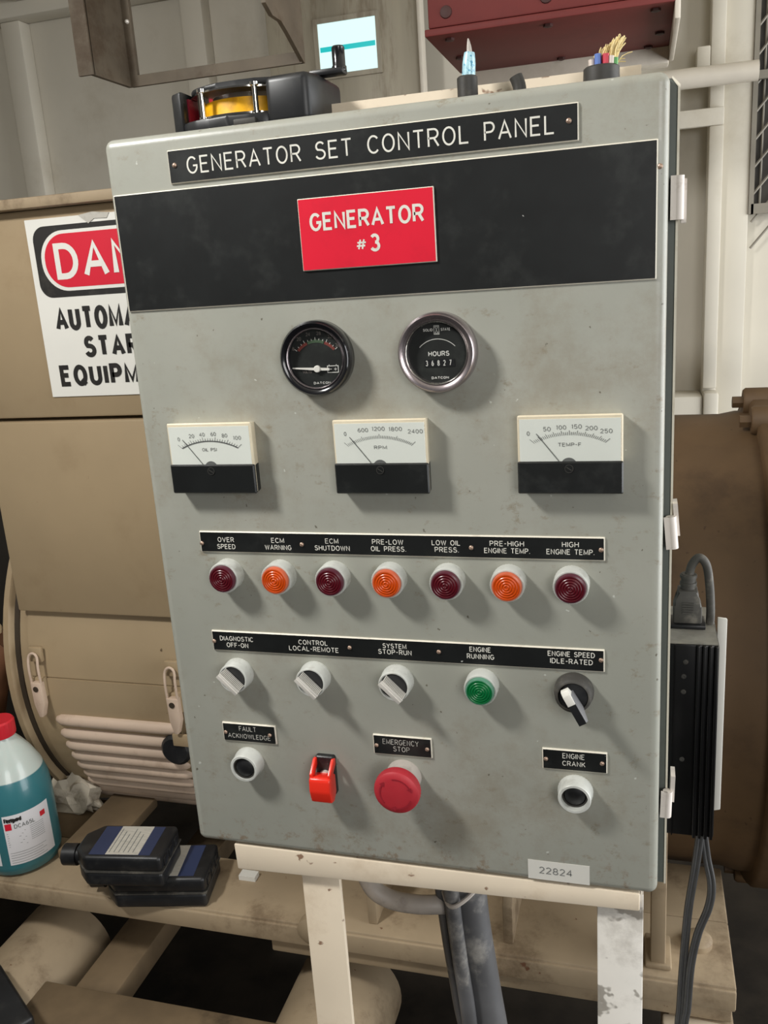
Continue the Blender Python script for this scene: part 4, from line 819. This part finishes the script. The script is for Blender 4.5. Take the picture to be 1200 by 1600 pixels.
# ---- rectangular panel meters
def meter(cx, z1, label, nums, name, nx, ticks, major, w=0.0725, h=0.0560, band=False):
    x0, x1, z0 = cx - w / 2, cx + w / 2, z1 - h; zs = z1 - 0.0328
    d = 0.0105
    o = B().rrect(x0, x1, z0, z1, 0.0012, [(0, 0.0012), (-d + 0.0014, 0.0), (-d, 0.0008)], n=3).build('panel_meter', CASECLR, cp, 30); P(o, label)
    B().box(x0 + 0.0016, x1 - 0.0016, -d - 0.0002, -d, zs, z1 - 0.0026).build('scale_card', FACEWHT, o)
    B().rrect(x0 - 0.0002, x1 + 0.0002, z0 - 0.0002, zs, 0.0012, [(-0.0002, 0.0012), (-d - 0.0006, 0), (-d - 0.0018, 0.001)], n=3).build('lower_cover', BLACKPL, o)
    y = -d - 0.0004
    R0, ccz = 0.055, z1 - 0.0142 - 0.055
    angs = [90 + 26 - 52 * i / ticks for i in range(ticks + 1)]
    b = B(); piv = Vector((cx, z1 - 0.0400))
    for i, a in enumerate(angs):
        p = Vector(polar(cx, ccz, R0, a)); dr = (p - piv).normalized(); ln = 0.0044 if i in (0, ticks) else (0.0034 if i % major == 0 else 0.0023)
        ribbon(b.bm, [tuple(p), tuple(p + dr * ln)], 0.00035, on_y(y))
    if band: ribbon(b.bm, [polar(cx, ccz, R0, a) for a in angs], 0.0010, on_y(y))
    text(b, name[0], cx + name[1] - nx / 2, cx + name[1] + nx / 2, z1 - 0.0222, 0.0027, 0.00036, on_y(y), gap=0.3)
    for s, px, pz, wd in nums: text(b, s, x0 + px - wd / 2, x0 + px + wd / 2, z1 - pz, 0.0031, 0.00036, on_y(y), gap=0.3)
    b.build('scale_print', PRINTG, o, 0)
    b = B(); b.lathe([(0.0056, 0), (0.0056, 0.0005), (0, 0.0005)], (cx - 0.0005, y + 0.0004, zs - 0.0030), 'y-', 28); b.build('pivot_cover', PRINTG, o)
    tip = Vector((x0 + 0.0135, z1 - 0.0128)); tail = Vector((x0 + 0.0290, zs + 0.0002)); dr = (tail - tip).normalized(); nn = Vector((-dr.y, dr.x)) * 0.00025
    B().prism([tuple(tip + nn), tuple(tail + nn), tuple(tail - nn), tuple(tip - nn)], 'y', y - 0.0007, y - 0.0004).build('needle', PRINTG, o, 0)
    zc_ = zs - 0.0050; yk = -d - 0.0018
    sc = B().lathe([(0.0030, 0), (0.0029, 0.0004), (0, 0.0004)], (cx - 0.0004, yk, zc_), 'y-', 24).build('zero_screw', BLACKPL, o)
    b = B(); ribbon(b.bm, [(cx - 0.0004 + p[0], zc_ + p[1]) for p in arc(0, 0, 0.0028, 0.0028, 0, 360, 24)], 0.00030, on_y(yk - 0.0005)); ribbon(b.bm, [(cx - 0.0022, zc_ + 0.0012), (cx + 0.0014, zc_ - 0.0012)], 0.0005, on_y(yk - 0.0006)); b.build('screw_slot', RUBBER, sc, 0)
    B().rrect(x0 + 0.0010, x1 - 0.0010, zs, z1 - 0.0012, 0.0008, [(-d - 0.0012, 0.0), (-d - 0.0018, 0.0006)], n=3).build('clear_cover', CLEARG, o, 0)
    return o
meter(0.0652, 0.3902, 'panel meter marked OIL PSI', [('0', .0100, .0138, .0019), ('20', .0215, .0114, .0046), ('40', .0307, .0104, .0046), ('60', .0405, .0101, .0046), ('80', .0500, .0114, .0046), ('100', .0605, .0134, .0066)], ('OIL PSI', -0.0005), 0.0125, 25, 5, band=True)
meter(0.2043, 0.3902, 'panel meter marked RPM', [('0', .0100, .0118, .0019), ('600', .0240, .0092, .0080), ('1200', .0360, .0084, .0098), ('1800', .0490, .0088, .0100), ('2400', .0640, .0108, .0112)], ('RPM', 0.0005), 0.0098, 40, 10)
meter(0.3424, 0.3905, 'panel meter marked TEMP-F', [('0', .0078, .0142, .0020), ('50', .0208, .0112, .0052), ('100', .0307, .0102, .0068), ('150', .0412, .0098, .0070), ('200', .0512, .0110, .0082), ('250', .0612, .0132, .0082)], ('TEMP-F', 0.0), 0.0160, 40, 4)

# ================================================================ TAPE REEL ON TOP OF THE PANEL
TZ0 = 0.604
tr = thing('tape_reel', (0.10, 0.055, TZ0), 'black open reel tape measure with yellow tape lying on the panel', 'tape measure')
def oval(cx, cy, rx, ry, n=28, p=2.6):
    out = []
    for i in range(n):
        a = 2 * math.pi * i / n; c, s = math.cos(a), math.sin(a)
        out.append((cx + rx * math.copysign(abs(c) ** (2 / p), c), cy + ry * math.copysign(abs(s) ** (2 / p), s)))
    return out
B().prism(oval(0.092, 0.074, 0.054, 0.047), 'z', TZ0, TZ0 + 0.0112, bev=0.002).build('base_frame', BLACKP, tr)
B().prism(oval(0.096, 0.078, 0.050, 0.040), 'z', TZ0 + 0.0325, TZ0 + 0.0365, bev=0.0015).build('top_frame', BLACKP, tr)
B().lathe([(0, 0.0130), (0.0385, 0.0130), (0.0375, 0.0250), (0, 0.0255)], (0.092, 0.076, TZ0), 'z', 56).build('tape_spool', YELLOW, tr, 50)
for z in (0.0116, 0.0298):
    b = B(); b.cap = False
    b.lathe([(0.030, z), (0.0470, z), (0.0470, z + 0.0012), (0.030, z + 0.0012), (0.030, z)], (0.092, 0.076, TZ0), 'z', 56); b.build('reel_rim', CHROME, tr)
for x, y in ((0.0690, 0.0352), (0.1130, 0.0342)):
    B().lathe([(0.0034, 0.0105), (0.0034, 0.0128), (0.0022, 0.0132), (0.0022, 0.0298), (0.0034, 0.0302), (0.0034, 0.0325), (0, 0.0325)], (x, y, TZ0), 'z', 16).build('post', CHROME, tr)
B().prism([(0.0385, 0.044), (0.050, 0.036), (0.0525, 0.042), (0.0455, 0.062), (0.0455, 0.100), (0.0385, 0.100)], 'z', TZ0, TZ0 + 0.034, bev=0.003).build('end_guard', BLACKP, tr)
B().box(0.0505, 0.0525, 0.046, 0.062, TZ0 + 0.0110, TZ0 + 0.0295).build('tape_end', MAROON, tr)
B().prism([(0.124, 0.026), (0.158, 0.024), (0.163, 0.040), (0.163, 0.090), (0.124, 0.100)], 'z', TZ0, TZ0 + 0.034, bev=0.005, seg=3).build('grip', BLACKP, tr)
B().box(0.097, 0.115, 0.0255, 0.034, TZ0 + 0.003, TZ0 + 0.0075, bev=0.001).build('tape_slot', RUBBER, tr)
ca = B().box(0.150, 0.177, 0.052, 0.064, TZ0 + 0.0345, TZ0 + 0.0390, bev=0.0015).build('crank_arm', BLACKP, tr)
B().lathe([(0, 0.037), (0.0055, 0.037), (0.0055, 0.040), (0.0048, 0.041), (0.0048, 0.053), (0.0040, 0.054), (0, 0.054)], (0.1725, 0.058, TZ0), 'z', 20).build('crank_knob', BLACKG, ca)

# ================================================================ CUT CABLES ON TOP OF THE PANEL
cb = thing('cut_cable', (0.2705, 0.045, 0.600), 'cut black cable stub with blue foil sticking out of the panel top', 'cable')
B().lathe([(0, 0), (0.0073, 0), (0.0073, 0.0225), (0.0062, 0.0235), (0, 0.0235)], (0.2705, 0.045, 0.600), 'z', 24).build('jacket', CABLEBLK, cb)
B().tube([(0.2715, 0.045, 0.622), (0.2722, 0.045, 0.632), (0.2728, 0.045, 0.6385)], [0.0048, 0.0046, 0.0036], 14, sub=3).build('foil_wrap', FOILBLUE, cb)
B().tube([(0.2728, 0.045, 0.637), (0.2726, 0.045, 0.6425), (0.2722, 0.045, 0.6475)], [0.0022, 0.0016, 0.0004], 10, sub=3).build('conductor', CONDUIT, cb)
tag(B().tube([(0.307, 0.045, 0.600), (0.307, 0.045, 0.612), (0.3045, 0.045, 0.6195)], 0.0046, 16).build('cable_stub', CABLEBLK), 'short dark cable end poking up between two cut cables', 'cable')
cb = thing('frayed_cable', (0.3625, 0.045, 0.600), 'thick black cut cable with frayed straw fibres and coloured wires', 'cable')
B().lathe([(0, 0), (0.0118, 0), (0.0122, 0.010), (0.0120, 0.0175), (0.0108, 0.0185), (0, 0.0185)], (0.3625, 0.045, 0.600), 'z', 28).build('jacket', CABLEBLK, cb)
for k, (dx, dy, mt, h) in enumerate(((-0.0060, -0.003, WIREW, 0.0045), (-0.0020, -0.006, WIREB, 0.007), (0.0030, -0.006, WIRER, 0.0065), (0.0000, -0.002, WIRER, 0.006), (0.0060, -0.005, WIREW, 0.005), (0.0085, -0.003, WIREG, 0.004))):
    B().tube([(0.3625 + dx, 0.045 + dy, 0.616), (0.3625 + dx * 1.05, 0.045 + dy * 1.05, 0.6185 + h)], 0.0022, 8, sub=0).build('wire', mt, cb)
b = B(); rnd = random.Random(11)
for k in range(230):
    x0 = 0.3625 + rnd.uniform(-0.001, 0.0085); y0 = 0.045 + rnd.uniform(-0.003, 0.007)
    q = (x0 - 0.3625) / 0.0085
    if k < 215: tipd = Vector((0.0045 * q + rnd.uniform(-0.0015, 0.0045), rnd.uniform(-0.003, 0.004), (0.0125 + 0.006 * q) * rnd.uniform(0.75, 1.12)))
    else: tipd = Vector((rnd.choice((-0.010, 0.013)) * rnd.uniform(0.5, 1.1), rnd.uniform(-0.004, 0.004), rnd.uniform(0.002, 0.010)))
    p0 = Vector((x0, y0, 0.617)); b.tube([p0, p0 + tipd * 0.55 + Vector((-0.0008, 0, 0.002)), p0 + tipd], 0.00036, 4, sub=2)
tag(b.build('fibre_tuft', FIBRE, cb, 60), kind='stuff')

# ================================================================ POWER SUPPLY AT THE RIGHT
iv = thing('power_supply', (0.432, 0.13, 0.004), 'black finned power supply with plugged cord on the panel side', 'power supply')
IX0, IX1, IY, IZ0, IZ1 = 0.4155, 0.4535, 0.080, 0.0035, 0.1835
box('case', ANOD, iv, 0.4025, IX1, IY, 0.165, IZ0, IZ1, bev=0.0015)
box('dusty_top', DUSTTOP, iv, 0.4085, IX1 - 0.001, IY + 0.001, 0.164, IZ1, IZ1 + 0.0008)
for k in range(4):
    x = 0.4358 + k * 0.0047; B().box(x, x + 0.0026, IY - 0.0032, IY, IZ0, IZ1, bev=0.0006).build('fin', ANOD, iv)
box('ridge', ANOD, iv, 0.4185, 0.4195, IY - 0.0012, IY, IZ0, IZ1)
for x, z in ((0.4275, 0.168), (0.4262, 0.155), (0.4262, 0.141), (0.4262, 0.078)):
    B().lathe([(0.0022, 0), (0.0021, 0.0006), (0.0008, 0.0008), (0, 0.0003)], (x, IY, z), 'y-', 14).build('screw', RUBBER, iv)
B().prism([(IX1 + 0.001, IZ0 + 0.002), (0.4620, IZ0 + 0.004), (0.4622, 0.192), (0.4545, 0.193)], 'y', 0.118, 0.121, bev=0.0008).build('mounting_plate', SIGNW, iv)
pc = thing('mains_cable', (0.43, 0.125, IZ1 + 0.001), 'dusty grey power cord plugged into the top of the black power supply', 'cable')
PXc, PYc, PZ0 = 0.4300, 0.122, IZ1 + 0.001
box('socket_rim', BLACKP, pc, PXc - 0.0145, PXc + 0.0145, PYc - 0.012, PYc + 0.012, PZ0, PZ0 + 0.0035, bev=0.0008)
B().prism([(PXc - 0.0115, PZ0 + 0.0035), (PXc + 0.0115, PZ0 + 0.0035), (PXc + 0.0115, PZ0 + 0.019), (PXc + 0.0080, PZ0 + 0.025), (PXc + 0.0080, PZ0 + 0.033), (PXc - 0.0080, PZ0 + 0.033), (PXc - 0.0080, PZ0 + 0.025), (PXc - 0.0115, PZ0 + 0.019)], 'y', PYc - 0.0085, PYc + 0.0085, bev=0.0014).build('plug', DUSTYPLUG, pc)
for k in range(5): box('grip_rib', DUSTYPLUG, pc, PXc - 0.0045, PXc + 0.0045, PYc - 0.0094, PYc - 0.0084, PZ0 + 0.013 + k * 0.0022, PZ0 + 0.0141 + k * 0.0022)
B().tube([(PXc, PYc, PZ0 + 0.033), (PXc + 0.0008, PYc, PZ0 + 0.046)], 0.0062, 16, sub=0).build('strain_relief', DUSTYPLUG, pc)
for k in range(2): B().lathe([(0.0060, 0), (0.0070, 0.0004), (0.0070, 0.0028), (0.0060, 0.0032)], (PXc + 0.0004, PYc, PZ0 + 0.036 + k * 0.0065), 'z', 18).build('relief_ring', DUSTYPLUG, pc)
B().tube([(PXc + 0.0008, PYc, PZ0 + 0.044), (PXc + 0.003, PYc, PZ0 + 0.054), (PXc + 0.0085, PYc, PZ0 + 0.0605), (PXc + 0.0145, PYc, PZ0 + 0.054), (PXc + 0.0175, PYc + 0.001, PZ0 + 0.036), (PXc + 0.0190, PYc + 0.002, PZ0 + 0.014), (PXc + 0.0190, PYc + 0.003, PZ0 + 0.0008)], 0.0036, 14).build('cord', DUSTYPLUG, pc)

for nm, pts, lab in (('output_cord', [(0.4415, 0.085, 0.004), (0.4385, 0.085, -0.03), (0.4335, 0.085, -0.075), (0.4305, 0.083, -0.125), (0.4285, 0.082, -0.18), (0.427, 0.08, -0.24), (0.430, 0.085, -0.55), (0.45, 0.12, FLOOR + 0.003)], 'grey cord hanging straight down from the power supply'),
                     ('output_cord', [(0.4440, 0.090, 0.004), (0.4480, 0.090, -0.025), (0.4525, 0.088, -0.050), (0.4505, 0.086, -0.072), (0.4420, 0.084, -0.100), (0.4365, 0.082, -0.135), (0.4345, 0.082, -0.18), (0.432, 0.08, -0.24), (0.440, 0.085, -0.55), (0.47, 0.10, FLOOR + 0.003)], 'grey cord bowing outward below the power supply')):
    b = B(); b.tube(pts, 0.0021, 10); b.tube([(x + 0.0034, y + 0.001, z) for x, y, z in pts], 0.0021, 10)
    tag(b.build(nm, CORDG, None, 60), lab, 'cord', 'cords hanging from the power supply')
